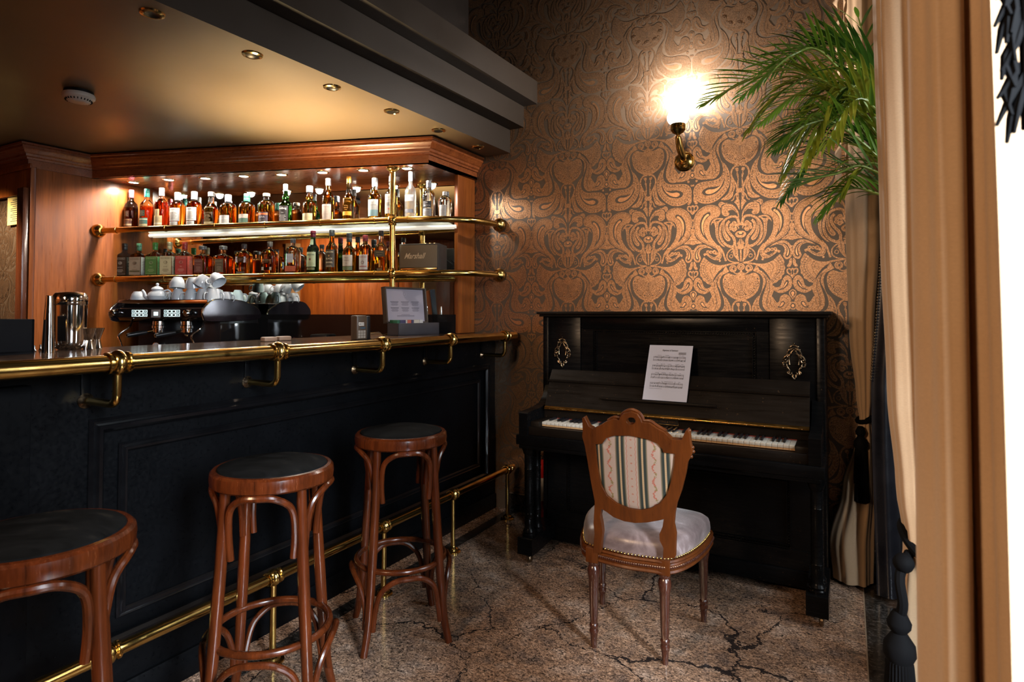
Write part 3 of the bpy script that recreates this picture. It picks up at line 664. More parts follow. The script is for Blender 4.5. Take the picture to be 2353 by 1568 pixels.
# ------------------------------------------------------------------ brass wall lamp
p = onY(1573, 372, WY); lx, lz = p.x, p.z
sc = thing('wall_sconce', 'lit brass wall lamp with a frosted glass tulip shade on the wallpaper', 'wall lamp', (lx, WY, lz))
MB().lathe([(0, 0), (0.052, 0), (0.058, 0.004), (0.052, 0.010), (0.046, 0.008), (0.034, 0.020), (0.014, 0.027), (0, 0.028)], 32, 0, align((lx, WY - 0.001, lz), (0, -1, 0))).build('back_plate', M['brass'], sc)
q = onY(1558, 300, WY - 0.125)
armp = spline([(lx, WY - 0.02, lz), (lx + 0.005, WY - 0.055, lz + 0.01), ((lx + q.x) / 2, WY - 0.095, lz + 0.06), (q.x, WY - 0.125, lz + 0.115), (q.x, WY - 0.125, q.z - 0.035)], 6)
n_ = len(armp); MB().tube(armp, [0.010 + 0.011 * math.sin(PI * min(1, i / n_ * 1.15)) for i in range(n_)], 14).build('arm', M['brass'], sc)
cz = q.z - 0.035
MB().lathe([(0, -0.01), (0.008, -0.006), (0.016, 0.0), (0.009, 0.006), (0.012, 0.012), (0.030, 0.022), (0.038, 0.034), (0.041, 0.036), (0.041, 0.050), (0.038, 0.052), (0.041, 0.054), (0.041, 0.070), (0.036, 0.072), (0, 0.072)], 28, 0, T(q.x, q.y, cz)).build('cup', M['brass'], sc)
g = NG('lit_frosted_glass'); nn = g.noise(g.co(), 20, 2); g.set(color=(0.9, 0.88, 0.85), rough=0.4, emc=(1.0, 0.93, 0.86), ems=g.ramp(nn, [(0.2, (7.0,) * 3), (0.8, (8.0,) * 3)])); 
g.b.inputs['Emission Strength'].default_value = 3.2; 
for l_ in list(g.nt.links):
    if l_.to_socket == g.b.inputs['Emission Strength']: g.nt.links.remove(l_)
M['lit_glass'] = g.mat
sh = MB(); zz = cz + 0.070
prof = [(0.036, 0.0), (0.052, 0.012), (0.060, 0.030), (0.061, 0.046), (0.052, 0.064), (0.046, 0.082), (0.046, 0.105), (0.051, 0.128), (0.061, 0.146), (0.063, 0.158)]
def shf(u, v_, off=0):
    k = v_ * (len(prof) - 1); i = min(int(k), len(prof) - 2); t = k - i
    r = prof[i][0] * (1 - t) + prof[i + 1][0] * t - off; z = prof[i][1] * (1 - t) + prof[i + 1][1] * t
    a = 2 * PI * u; wv = max(0, v_ - 0.72) / 0.28
    r *= 1 + 0.06 * wv * math.cos(8 * a); z += 0.008 * wv * math.cos(8 * a)
    return (q.x + r * math.cos(a), q.y + r * math.sin(a), zz + z)
sh.grid(lambda u, v_: shf(u, v_), 48, 24, closed_u=True); sh.grid(lambda u, v_: shf(u, v_, 0.003), 48, 24, closed_u=True)
sh.build('shade', M['lit_glass'], sc, fix=False)
lamp = light('POINT', 'sconce_lamp', (q.x, q.y - 0.002, zz + 0.19), 30, (1.0, 0.91, 0.82), shadow_soft_size=0.035)
# ------------------------------------------------------------------ wooden back bar
A_ = onZ(72, 330, ZC - .01); B_ = onZ(225, 358, ZC - .01); C_ = onZ(985, 320, ZC - .01); XD = C_.x
A_, B_, C_ = Vector((-4.535, A_.y, 0)), Vector((-4.52, B_.y, 0)), Vector((XD, C_.y, 0)); D_ = Vector((XD, WY - 0.004, 0)); L_ = Vector((-5.9, A_.y, 0))
ZS = 2.228                                       # soffit height
mr = onZ(1049.7, 401.3, ZS); ml = onZ(344.5, 435.4, ZS); mr.z = ml.z = 0
md = (mr - ml).normalized(); mn = Vector((md.y, -md.x, 0))   # mirror direction and its normal towards the room
def onM(px, py, off=0.0): return onP(px, py, ml + mn * off, mn)
bbm = thing('back_bar', 'tall reddish wooden back bar with cornice, lit soffit and mirrored recess', 'back bar', (-3.4, 3.0, 0))
path = [L_, A_, B_, C_, D_]
def at(p, z): return (p.x, p.y, z)
MB().sweep([at(p, ZS) for p in path], rect(-0.03, 0.0, 0.0, ZC - ZS - 0.012), up=(0, 0, 1)).build('fascia', M['backbar'], bbm)
cr = [(0, -0.012), (0.010, -0.012), (0.012, 0.0), (0.020, 0.006), (0.022, 0.02), (0.034, 0.028), (0.040, 0.042), (0.052, 0.052), (0.052, 0.066), (0.060, 0.070), (0.060, 0.082), (0, 0.082)]
MB().sweep([at(p, ZC - 0.092) for p in path], cr).build('cornice', M['backbar'], bbm)
fl = ml - md * 0.1; 
pts = [B_ + Vector((-0.02, 0, 0)), C_, D_, mr + mn * -0.02 + md * 0.03, ml - mn * 0.02, Vector((-4.56, ml.y, 0))]
MB().prism([(p.x, p.y) for p in pts], 0.018, T(0, 0, ZS)).build('soffit_panel', M['backbar'], bbm)
# left pillar: side panel facing the bar, front with a framed opening
MB().box(-4.60, -4.537, A_.y + 0.002, ml.y + 0.02, 0.0, ZC - 0.02).build('side_panel', M['backbar_v'], bbm)
x66 = onY(66, 600, A_.y).x; x50 = onY(52, 600, A_.y).x
f = MB().box(x66 + 0.0, -4.5385, A_.y, A_.y + 0.03, 0, ZS - 0.001, 0, 0.003)
zt2 = onY(20, 392, A_.y).z; zt1 = onY(20, 452, A_.y).z
f.box(-5.9, x66 - 0.0005, A_.y + 0.0005, A_.y + 0.03, zt1 + 0.0, ZS - 0.001, 0, 0.003); f.box(-5.9, x66 + 0.02, A_.y - 0.012, A_.y, zt2 - 0.02, zt2 + 0.012, 0, 0.004)
f.box(-5.9, x66 - 0.0005, A_.y + 0.0005, A_.y + 0.03, 0, 1.0, 0, 0.003)
f.build('pillar_front', M['backbar_v'], bbm)
dk = wood('dark_door_wood', (0.05, 0.012, 0.005), (0.13, 0.036, 0.012), 0.25, 'Z', 1, 0.5)
dd = MB().box(x50 - 0.005, x66 - 0.005, A_.y - 0.035, A_.y - 0.003, 1.0, zt1 + 0.03, 0, 0.003)
dd.build('door_stile', dk, bbm)
mb = MB().box(-5.9, x50, A_.y + 0.035, A_.y + 0.05, 1.0, zt1 + 0.03, 0)
wallpaper(mb, AX.x - 1.0, AX.x + 0.35, 1.0, zt1 + 0.03, lambda x, z, o: (x50 + x - (AX.x + 0.35), A_.y + 0.035 - o, z))
mb.build('papered_panel', [M['wp_ground'], M['wp_ink'], M['wp_ink2']], bbm, fix=False)
# right return post, mirror, black splash panel, back counter
x1090 = -2.262
MB().box(x1090 - 0.03, x1090, mr.y - 0.005, WY - 0.004, 1.17, ZS - 0.001, 0, 0.003).build('return_panel', M['backbar_v'], bbm)
zm = onM(800, 723).z
def slabM(mb, a, b, z0, z1, o0, o1, mi=0, bev=0.0):
    """box along the mirror line between distances a and b from ml, offsets o0..o1 towards the room"""
    m_ = Matrix(((md.x, mn.x, 0, ml.x), (md.y, mn.y, 0, ml.y), (0, 0, 1, 0), (0, 0, 0, 1)))
    return mb.box(a, b, o0, o1, z0, z1, mi, bev, m_)
LM = (mr - ml).length
slabM(MB(), 0, LM, zm, ZS, -0.008, 0).build('mirror', M['mirror'], bbm, label='tall mirror behind the bottle shelves')
gb = NG('black_glass'); nn = gb.noise(gb.co(), 8, 2); gb.set(color=(0.008, 0.007, 0.007), rough=gb.ramp(nn, [(0.3, 0.05), (0.8, 0.12)])); M['black_glass'] = gb.mat
slabM(MB(), 0, LM, 0.93, zm, -0.008, 0.004).build('splash_panel', M['black_glass'], bbm)
slabM(MB(), -0.0, LM - 0.62, 0.0, 0.905, 0.02, 0.60).build('back_counter', M['bar_black'], bbm)
slabM(MB(), 0.0, LM - 0.60, 0.905, 0.93, 0.006, 0.62, 0, 0.004).build('counter_slab', M['bar_top'], bbm)
# notice in the framed opening
p0 = onY(11, 455, A_.y - 0.002); p1 = onY(45, 513, A_.y - 0.002)
nt = MB().box(p0.x, p1.x, A_.y + 0.014, A_.y + 0.0165, p1.z, p0.z, 0)
M['notice'] = simple('yellow_notice', (0.50, 0.42, 0.16), 0.5, noise_amt=0.05)
w_ = p1.x - p0.x
for k in range(11):
    ww = w_ * (0.32 + 0.3 * abs(math.sin(k * 2.1))); zc_ = p0.z - 0.02 - k * (p0.z - p1.z - 0.03) / 11
    nt.box((p0.x + p1.x) / 2 - ww / 2, (p0.x + p1.x) / 2 + ww / 2, A_.y + 0.0133, A_.y + 0.0141, zc_ - 0.0022, zc_ + 0.0022, 1)
tag(nt.build('notice_sheet', [M['notice'], M['ink']]), 'small yellow printed notice fixed high on the panel at the far left', 'notice')

# ------------------------------------------------------------------ shelves, rails, corner post
qU = (1.872, 1.900); qL = (1.536, 1.560)
def zr(x, q): t = (x + 4.52) / (4.52 - 2.06); return q[0] + (q[1] - q[0]) * t
def rail_pts(q, ylo):
    a = onX(228, ylo, -4.52); p = [Vector((-4.52, a.y, 0))]; pole = onP(905, 500, Vector((-2.52, 3.04, 0)), Vector((0.83, -.55, 0))); pole = Vector((-2.525, 3.035, 0))
    p.append(pole); tail = [(-2.36, 3.098), (-2.24, 3.17), (-2.15, 3.26), (-2.09, 3.37), (-2.062, 3.49), (-2.06, WY - 0.01)]
    d = (p[1] - p[0]); P = [p[0] + d * (k / 8) for k in range(9)] + [Vector((x, y, 0)) for x, y in tail]
    P = P[:9] + spline(P[8:], 5)[1:]
    for v_ in P: v_.z = zr(v_.x, q)
    return P
for nm, q, ylo, lab in (('upper', qU, 530, 'brass rail along the upper bottle shelf'), ('lower', qL, 642, 'brass rail along the lower bottle shelf, above the espresso machine')):
    P = rail_pts(q, ylo)
    r = thing('brass_shelf_rail', lab, 'rail', P[0], 0, 'brass shelf rails')
    MB().tube(P, 0.0200, 20).build('rail_tube', M['brass'], r)
    for c_, ax in ((P[0], (1, 0, 0)), (P[-1], (0, -1, 0))):
        MB().lathe([(0, 0), (0.045, 0), (0.047, 0.006), (0.044, 0.020), (0.034, 0.033), (0.024, 0.042), (0.0205, 0.048), (0, 0.048)], 28, 0, align(c_ if ax[0] == 0 else c_ + Vector((-0.013, 0, 0)), ax)).build('wall_flange', M['brass'], r)
    dd_ = (P[8] - P[0]).normalized()
    for px in (268, 381, 495, 610, 736, 861):
        t_ = onP(px, 520, P[0], Vector((dd_.y, -dd_.x, 0))); t_.z = zr(t_.x, q)
        MB().lathe([(0.0200, -0.006), (0.0228, -0.005), (0.0228, 0.005), (0.0200, 0.006)], 20, 0, align(t_, dd_)).build('collar', M['brass'], r)
    t_ = P[11]; MB().lathe([(0.0200, -0.006), (0.0228, -0.005), (0.0228, 0.005), (0.0200, 0.006)], 20, 0, align(t_, P[12] - P[10])).build('collar', M['brass'], r)
    MB().lathe([(0.019, -0.034), (0.026, -0.032), (0.024, -0.024), (0.030, -0.014), (0.032, 0), (0.030, 0.014), (0.024, 0.024), (0.026, 0.032), (0.019, 0.034)], 24, 0, T(P[8].x, P[8].y, P[8].z)).build('cross_fitting', M['brass'], r)
pole = Vector((-2.525, 3.035, 0))
po = thing('brass_post', 'upright brass post between soffit and bar top in front of the bottle shelves', 'post', (pole.x, pole.y, 1.169))
MB().tube([(pole.x, pole.y, 1.169), (pole.x, pole.y, ZS - 0.01)], 0.0180, 20).build('tube', M['brass'], po)
MB().lathe([(0.0180, -0.030), (0.022, -0.024), (0.030, -0.020), (0.040, -0.012), (0.044, 0.0), (0, 0)], 24, 0, T(pole.x, pole.y, ZS - 0.0005)).build('top_flange', M['brass'], po)
MB().lathe([(0, 0), (0.040, 0), (0.040, 0.006), (0.024, 0.016), (0.0180, 0.024)], 24, 0, T(pole.x, pole.y, 1.1685)).build('base_flange', M['brass'], po)
# glass shelves with pale brass edge tubes at the mirror
gs = NG('shelf_glass'); gs.set(color=(0.80, 0.93, 0.88), trans=1.0, ior=1.1, rough=0.0); nn = gs.noise(gs.co(), 3, 1); gs.put(gs.b.inputs['Roughness'], gs.ramp(nn, [(0.3, 0.0), (0.9, 0.02)]))
tr = gs.n('ShaderNodeBsdfTransparent'); tr.inputs[0].default_value = (0.86, 0.93, 0.90, 1); gl = gs.n('ShaderNodeBsdfGlossy'); gl.inputs['Roughness'].default_value = 0.03
lw = gs.n('ShaderNodeLayerWeight'); lw.inputs[0].default_value = 0.25
mx = gs.n('ShaderNodeMixShader'); gs.nt.links.new(lw.outputs['Fresnel'], mx.inputs[0]); gs.nt.links.new(tr.outputs[0], mx.inputs[1]); gs.nt.links.new(gl.outputs[0], mx.inputs[2])
gs.nt.links.new(mx.outputs[0], gs.nt.nodes['Material Output'].inputs[0]); M['shelf_glass'] = gs.mat
M['tube_pale'] = NG('glow_shelf_tube').set(color=(0.8, 0.76, 0.68), rough=0.3, emc=(1.0, 0.88, 0.72), ems=0.28).mat  # emission added so the upper metal tube shows bright
M['edge_green'] = simple('glass_edge', (0.35, 0.55, 0.48), 0.1, noise_amt=0.05)
SHZ = {}
for nm, q, lab in (('U', qU, 'upper glass shelf carrying the single row of whisky and vodka bottles'), ('L', qL, 'lower glass shelf with square whiskey bottles and a black speaker')):
    z_ = 0.5 * (q[0] + q[1]) + 0.014; SHZ[nm] = z_
    s_ = thing('glass_shelf', lab, 'shelf', (ml.x + md.x, ml.y + md.y, z_), 0, 'glass bottle shelves')
    dep = 0.262
    slabM(MB(), 0.0, LM - 0.02, z_ - 0.008, z_, 0.002, dep).build('glass_plate', M['shelf_glass'], s_)
    m_ = MB(); a0 = ml + mn * 0.016; a1 = mr + mn * 0.016
    zt_ = z_ - 0.022 if nm == 'U' else z_ - 0.036; m_.tube([(a0.x, a0.y, zt_), (a1.x, a1.y, zt_)], 0.0125, 14).build('edge_tube', M['tube_pale'] if nm == 'U' else M['brass'], s_)
# soffit spots
M['bulb'] = NG('lit_bulb').set(color=(1, 1, 1), emc=(1.0, 0.93, 0.84), ems=60.0).mat
sp0 = None
for i, (px, py) in enumerate(((307, 419), (388, 413), (472, 409.5), (560, 404.5), (647, 401), (741, 396), (835, 391), (935, 386.5))):
    p = onZ(px, py, ZS)
    if sp0 is None:
        sp0 = thing('soffit_spotlight', '', 'spotlight', p, 0, 'lit spotlights in the soffit over the bottles')
        MB().lathe([(0.029, -0.0005), (0.030, -0.005), (0.041, -0.004), (0.043, -0.0005)], 28, 0, T(*p)).build('ring', M['brass_pale'], sp0)
        MB().lathe([(0.029, -0.002), (0.020, -0.004), (0, -0.005)], 24, 0, T(*p)).build('bulb', M['bulb'], sp0)
        o = sp0
    else: o = copy_tree(sp0); o.location = p
    o['label'] = 'lit round soffit spotlight, ' + ('leftmost, above the dark sherry bottles', 'second from the left end of the row', 'third from the left end of the row', 'fourth from the left end of the row', 'fifth from the left end of the row', 'sixth from the left end, third from the brass post', 'seventh from the left end, left of the brass post', 'rightmost, just right of the brass post')[i]
    light('SPOT', 'soffit_spot_beam', (p.x, p.y, ZS - 0.012), 9, (1.0, 0.90, 0.78), (p.x, p.y, 0), spot_size=math.radians(165), spot_blend=0.25, shadow_soft_size=0.025)

# ------------------------------------------------------------------ bottles
def glassm(name, col, rough=0.0, ior=1.33):
    g = NG(name); n_ = g.noise(g.co(), 25, 2); g.set(color=col, trans=1.0, ior=ior, rough=g.ramp(n_, [(0.3, rough), (0.9, rough + 0.02)])); return g.mat
G = dict(amber=glassm('whisky_amber', (0.95, 0.42, 0.03)), gold=glassm('whisky_gold', (1.0, 0.58, 0.05)), sherry=glassm('whisky_sherry', (0.55, 0.07, 0.008)),
         deep=glassm('whisky_deep', (0.70, 0.14, 0.012)), green=glassm('green_bottle', (0.05, 0.36, 0.03)), dkgreen=glassm('dark_green_bottle', (0.02, 0.12, 0.02)),
         clear=glassm('bottle_clear', (0.93, 0.95, 0.93)), frost=glassm('frosted_vodka', (0.95, 0.96, 0.97), 0.35), cola=glassm('whiskey_cola', (0.62, 0.16, 0.02)))
_lab = {}
def flat(c, rough=0.5):
    c = tuple(c)
    if c not in _lab: _lab[c] = simple('label_%d' % len(_lab), c, rough, noise_amt=0.04, scale=60)
    return _lab[c]
PROF = {  # (radius fraction, height fraction of glass) and squareness
 'malt':  [(0, 0), (.90, 0), (1, .02), (1, .60), (.97, .655), (.86, .71), (.62, .755), (.42, .79), (.34, .83), (.33, 1.0)],
 'tall':  [(0, 0), (.90, 0), (1, .02), (1, .56), (.98, .62), (.88, .67), (.66, .71), (.47, .75), (.42, .80), (.40, .9), (.38, 1.0)],
 'waist': [(0, 0), (.86, 0), (.93, .03), (1, .50), (.98, .56), (.84, .62), (.60, .67), (.45, .71), (.40, .77), (.36, 1.0)],
 'bulb':  [(0, 0), (.90, 0), (1, .02), (1, .52), (.96, .57), (.78, .62), (.55, .655), (.44, .68), (.50, .72), (.56, .76), (.50, .80), (.40, .84), (.36, 1.0)],
 'round': [(0, 0), (.90, 0), (1, .02), (1, .62), (.985, .68), (.92, .74), (.76, .79), (.50, .82), (.37, .84), (.35, 1.0)],
 'square':[(0, 0), (.95, 0), (1, .02), (1, .66), (.99, .70), (.86, .735), (.60, .765), (.42, .79), (.35, .82), (.37, .88), (.33, .93), (.31, 1.0)],
 'keg':   [(0, 0), (.94, 0), (.97, .03), (1, .60), (.98, .66), (.86, .70), (.55, .73), (.38, .76), (.34, .80), (.34, 1.0)],
 'flask': [(0, 0), (.94, 0), (1, .02), (1, .58), (.98, .66), (.90, .73), (.72, .79), (.48, .825), (.33, .85), (.30, 1.0)],
 'jug':   [(0, 0), (.92, 0), (1, .03), (1, .64), (.98, .72), (.90, .79), (.74, .845), (.52, .88), (.36, .90), (.31, .93), (.30, 1.0)],
}
def rad_at(prof, z):
    for (r0, z0), (r1, z1) in zip(prof[:-1], prof[1:]):
        if z0 <= z <= z1 and z1 > z0: return r0 + (r1 - r0) * (z - z0) / (z1 - z0)
    return prof[-1][0]
def bottle(kind, R_, H, liq, fillz, sq, cap, labels, top=None, depth=1.0, name='whisky_bottle'):
    """cap: (color, height fraction, radius factor, cork?)  labels: (z0,z1,halfwidth angle or width frac,color,[ (text,size,z,color,bold) ], yaw)"""
    prof = PROF[kind]; capf = cap[1]; HG = H * (1 - capf * 0.45)
    root = bpy.data.objects.new(name, None); C.objects.link(root); root.empty_display_size = 0.02
    n = 40; prof2 = []
    for (r0, z0), (r1, z1) in zip(prof[:-1], prof[1:]):
        prof2.append((r0, z0))
        if z0 < fillz < z1 and z1 - z0 > 0.03: prof2.append((r0 + (r1 - r0) * (fillz - z0) / (z1 - z0), fillz))
    prof2.append(prof[-1]); prof2.append((0, 1.0))
    def rr(a, sqn): return (abs(math.cos(a)) ** sqn + abs(math.sin(a)) ** sqn) ** (-1 / sqn)
    vs = []; fs = []; ms = []; zs = []
    for r, z in prof2:
        k = 1 if not sq else max(0.0, min(1.0, (r - 0.42) / 0.4)); sn = 2 + (sq - 2) * k if sq else 2
        for i in range(n):
            a = 2 * PI * (i + 0.5) / n; q_ = rr(a, sn) * r * R_; q_ = min(q_, r * R_ * 1.36)
            vs.append((q_ * math.cos(a), q_ * math.sin(a) * (depth + (1 - depth) * (1 - min(1, max(0, (r - .35) / .4)))), z * HG))
        zs.append(z)
    for j in range(len(prof2) - 1):
        for i in range(n):
            fs.append((j * n + i, j * n + (i + 1) % n, (j + 1) * n + (i + 1) % n, (j + 1) * n + i)); ms.append(0 if (zs[j] + zs[j + 1]) / 2 < fillz else 1)
    m_ = MB(); m_.v = vs; m_.f = fs; m_.m = ms
    m_.build('glass_body', [liq, top or G['clear']], root, world=False, angle=50)
    nr = prof[-1][0] * R_ * cap[2]; ch = H * capf
    cm = flat(cap[0], 0.3) if not isinstance(cap[0], bpy.types.Material) else cap[0]
    c_ = MB(); z0 = H - ch
    c_.lathe([(nr * .96, z0), (nr, z0 + ch * .03), (nr, z0 + ch * .42), (nr * .95, z0 + ch * .44), (nr * 1.02, z0 + ch * .48), (nr * 1.02, H - 0.003), (nr * .9, H), (0, H)], 24, 0)
    c_.build('cap', cm, root, world=False)
    for L in labels:
        za, zb, hw, col, txts = L[:5]; off = 0.0007; mats = [flat(col, 0.45)]; lm = MB(); yc = L[5] if len(L) > 5 else 0.0
        sdl = len(L) > 5 and L[5] == 'side'
        if sdl: yc = 0.0
        def surf(u, z):   # u: arc position in metres from the front centre, z fraction
            r = rad_at(prof, z)
            if sdl: return Vector((R_ * r * 0.985 + off + 0.0006, u, z * HG))
            if sq:
                f_ = R_ * r * (0.985 if sq > 5 else 0.97) * (depth) + off; return Vector((u, -f_ - 0.0006, z * HG))
            r_ = r * R_ + off; a = u / (R_ * 1.0) + yc; return Vector((r_ * math.sin(a), -r_ * math.cos(a), z * HG))
        W = hw * R_
        lm.grid(lambda u, v_: surf((u - .5) * 2 * W, za + (zb - za) * v_), 15, 2, 0)
        for t_ in txts:
            s_, size, zt_, tc = t_[0], t_[1], t_[2], t_[3]; mats.append(flat(tc, 0.4)); mi = len(mats) - 1; OV = Vector((0.0004, 0, 0)) if sdl else Vector((0, -0.0004, 0))
            if s_ in ('|', '-', 'o', '='):
                if s_ == '-': lm.grid(lambda u, v_: surf((u - .5) * 2 * W * size, zt_ + t_[4] * (v_ - .5)) + OV, 9, 2, mi)
                if s_ == '=':
                    for k in range(int(t_[5])): lm.grid(lambda u, v_: surf((u - .5) * 2 * W * size * (0.8 + 0.2 * math.sin(k * 2.3)), zt_ - k * t_[4] + 0.35 * t_[4] * (v_ - .5)) + OV, 7, 2, mi)
                if s_ == 'o':
                    b0 = len(lm.v); 
                    for k in range(14):
                        a = 2 * PI * k / 14; pz = surf(size * R_ * math.cos(a), zt_ + size * R_ / HG * math.sin(a) * t_[4]); lm.v.append(tuple(pz + Vector((0, -0.0005, 0))))
                    lm.f.append(tuple(range(b0, b0 + 14))); lm.m.append(mi)
                continue
            vv, ff = text_geo(s_, size * R_, bold=t_[4] if len(t_) > 4 else 0.0)
            lm.add([surf(x, zt_ + y / HG) + Vector((0, -0.0007, 0)) for x, y in vv], ff, mi)
        lm.build('label', mats, root, world=False, fix=False)
    return root
W_ = (0.42, 0.41, 0.39); K_ = (0.012, 0.012, 0.012); CR = (0.55, 0.47, 0.30)
FACE = math.atan2(mn.y, mn.x) + PI / 2     # yaw that turns local -Y onto the mirror normal
# upper row: px, top py, width px, kind, liquid, fill, square, cap, labels, label text
def eq(z, dz=0.02, n=5, w=0.7, c=(0.2, 0.17, 0.13)): return ('=', w, z, c, dz, n)
UP = [
 (301, 437, 29, 'malt', 'sherry', .60, 0, ((.36, .07, .09), .20, 1.2), [(.05, .29, .85, (.075, .02, .012), [('GLENDRONACH', .24, .25, (.5, .33, .15)), ('-', 1, .12, (.45, .32, .18), .05), eq(.20)]), (.33, .50, .45, (.05, .016, .01), [eq(.46, .03, 4)])], 'dark sherry whisky bottle with a pink cap, leftmost on the upper shelf'),
 (337, 435, 29, 'malt', 'sherry', .62, 0, ((.03, .22, .17), .20, 1.2), [(.05, .29, .85, (.04, .12, .10), [('-', 1, .25, (.45, .42, .3), .03), ('-', 1, .10, (.42, .36, .2), .05), eq(.20)]), (.33, .50, .45, (.02, .03, .02), [eq(.46, .03, 4)])], 'dark whisky bottle with a teal green cap and green label on the upper shelf'),
 (371, 432, 30, 'malt', 'sherry', .70, 0, ((.34, .32, .30), .20, 1.2), [(.05, .33, .80, (.36, .27, .13), [('-', 1, .12, (.5, .45, .36), .04), eq(.28, .03, 4)]), (.33, .50, .40, (.36, .27, .13), [eq(.46, .03, 4)])], 'dark red whisky bottle with a white cap and tan label on the upper shelf'),
 (408, 443, 33, 'round', 'gold', .70, 0, ((.34, .35, .36), .22, 1.2), [(.20, .60, .95, W_, [('BENRIACH', .30, .55, (.08, .07, .07)), eq(.46, .035, 7)]), (.06, .18, .7, W_, [eq(.15)])], 'golden whisky bottle with white label and silver cap, left of its amber twin'),
 (446, 441, 33, 'round', 'amber', .74, 0, ((.34, .35, .36), .22, 1.2), [(.20, .60, .95, W_, [('BENRIACH', .30, .55, (.08, .07, .07)), eq(.46, .035, 7)]), (.06, .18, .7, W_, [eq(.15)])], 'amber whisky bottle with white label and silver cap, right of its golden twin'),
 (485, 442, 32, 'waist', 'amber', .72, 0, ((.10, .09, .08), .13, 1.3), [(.04, .58, .98, (.42, .32, .16), [('BALVENIE', .34, .40, (.25, .16, .08)), eq(.34, .04, 6, .6, (.35, .25, .12))])], 'amber whisky bottle wearing a tall cream label, dark stopper, upper shelf'),
 (524, 448, 37, 'round', 'gold', .66, 0, ((.34, .35, .36), .23, 1.15), [(.08, .36, .75, (.42, .40, .37), [('AILSA BAY', .30, .24, (.7, .68, .66))])], 'squat golden whisky bottle with silver cap and low grey label'),
 (567, 446, 36, 'round', 'amber', .64, 0, ((.07, .26, .17), .24, 1.15), [(.04, .38, .75, (.46, .38, .30), [('-', 1, .16, (.10, .17, .12), .16), ('JURA', .34, .28, (.66, .64, .62))])], 'squat amber whisky bottle with green cap and low landscape label'),
 (612, 445, 36, 'round', 'amber', .66, 0, ((.36, .26, .18), .10, 1.3), [(.06, .40, .75, (.05, .035, .05), [('-', 1, .34, (.52, .13, .05), .06), ('JURA', .34, .24, (.6, .58, .55)), eq(.16)])], 'squat amber whisky bottle with wooden stopper and dark red striped label'),
 (656, 424, 29, 'bulb', 'green', .99, 0, ((.26, .27, .28), .24, 1.05), [(.06, .50, .92, (.030, .025, .024), [('Ardbeg', .46, .43, (.72, .72, .70), .012), ('TEN', .26, .31, (.7, .68, .66)), eq(.24, .035, 5, .7, (.5, .48, .45))])], 'bright green whisky bottle with black label and silver cap'),
 (711, 428, 31, 'bulb', 'amber', .80, 0, ((.38, .38, .39), .17, 1.35), [(.03, .28, .95, (.44, .35, .20), [('AUCHENTOSHAN', .19, .17, (.40, .28, .12))])], 'amber bottle with bulging neck, white cap and low cream label'),
 (754, 411, 28, 'tall', 'amber', .90, 0, ((.36, .33, .33), .16, 1.2), [(.05, .44, .95, (.42, .34, .28), [('GLENFIDDICH', .22, .38, (.2, .12, .1)), eq(.28, .04, 4, .5, (.48, .4, .34))])], 'tall amber whisky bottle with silver and pink neck and cream label'),
 (801, 406, 29, 'waist', 'gold', .72, 0, ((.58, .26, .03), .27, 1.0), [(.16, .58, .95, (.55, .27, .02), [('GLENMORANGIE', .20, .50, (.42, .16, .01)), eq(.40, .05, 3, .4, (.45, .2, .02))])], 'tall golden whisky bottle with orange neck foil and yellow label'),
 (861, 410, 31, 'tall', 'gold', .80, 0, ((.36, .37, .38), .20, 1.15), [(.12, .54, .92, (.42, .42, .40), [('SINGLETON', .24, .40, (.16, .14, .14), .01), ('-', 1, .20, (.20, .33, .36), .16), ('o', .22, .50, (.45, .45, .47), 1.0)])], 'tall whisky bottle with white and teal label, left of the brass post'),
 (899, 405, 30, 'tall', 'gold', .56, 0, ((.10, .10, .10), .14, 1.15), [(.16, .62, .95, (.42, .40, .38), [('DALMORE', .28, .47, (.2, .15, .13)), ('o', .16, .27, (.55, .18, .10), 1.0), eq(.42, .03, 3)])], 'whisky bottle with white label standing behind the brass post'),
 (943, 395, 27, 'malt', 'frost', .99, 0, ((.40, .41, .44), .20, 1.15), [(.42, .56, .9, (.66, .67, .70), [('BELVEDERE', .32, .49, (.35, .36, .40), .01)]), (.16, .24, .9, (.32, .34, .40), [])], 'tall frosted white vodka bottle right of the brass post'),
 (985, 416, 29, 'round', 'clear', .99, 0, ((.26, .26, .29), .18, 1.2), [(.32, .50, .75, (.045, .045, .055), [('LA', .30, .46, (.7, .7, .7), .01), ('BALTICA', .30, .38, (.7, .7, .7), .01)]), (.05, .30, .8, (.40, .42, .44), [('VODKA', .24, .27, (.1, .1, .12), .01), eq(.20, .035, 4)])], 'clear vodka bottle with a small black name label'),
 (1022, 441, 33, 'jug', 'clear', .99, 0, ((.46, .46, .46), .14, 1.1), [(.10, .52, .55, (.50, .52, .52), [eq(.36, .05, 5, .6, (.35, .36, .37))])], 'clear long-necked spirit bottle at the right end of the upper shelf'),
]
OFFU = 0.185
def place_row(specs, z_, off, row, baseline, group):
    out = []
    for (px, ytop, wpx, kind, liq, fz, sq, cap, labels, lab) in specs:
        p = onM(px, 500, off); p.z = z_; dep_ = (p - O).dot(cam.rotation_euler.to_matrix() @ Vector((0, 0, -1)))
        top = onM(px, ytop, off); H = top.z - z_; R_ = wpx * dep_ / FPX / 2 * (0.97 if not sq else 0.80)
        mat = G[liq]
        b_ = bottle(kind, R_, H, mat, fz, sq, cap, labels, top=(G['green'] if liq == 'green' else G['dkgreen'] if liq == 'dkgreen' else G['frost'] if liq == 'frost' else None), depth=0.72 if sq in (3.5,) else 1.0)
        b_.name = 'vodka_bottle' if liq in ('clear', 'frost') and row == 'U' else 'whisky_bottle'
        b_.location = (p.x, p.y, z_ + 0.0006); b_.rotation_euler = (0, 0, FACE + (0.12 if sq else 0)); tag(b_, lab, 'bottle', group); out.append(b_)
    return out
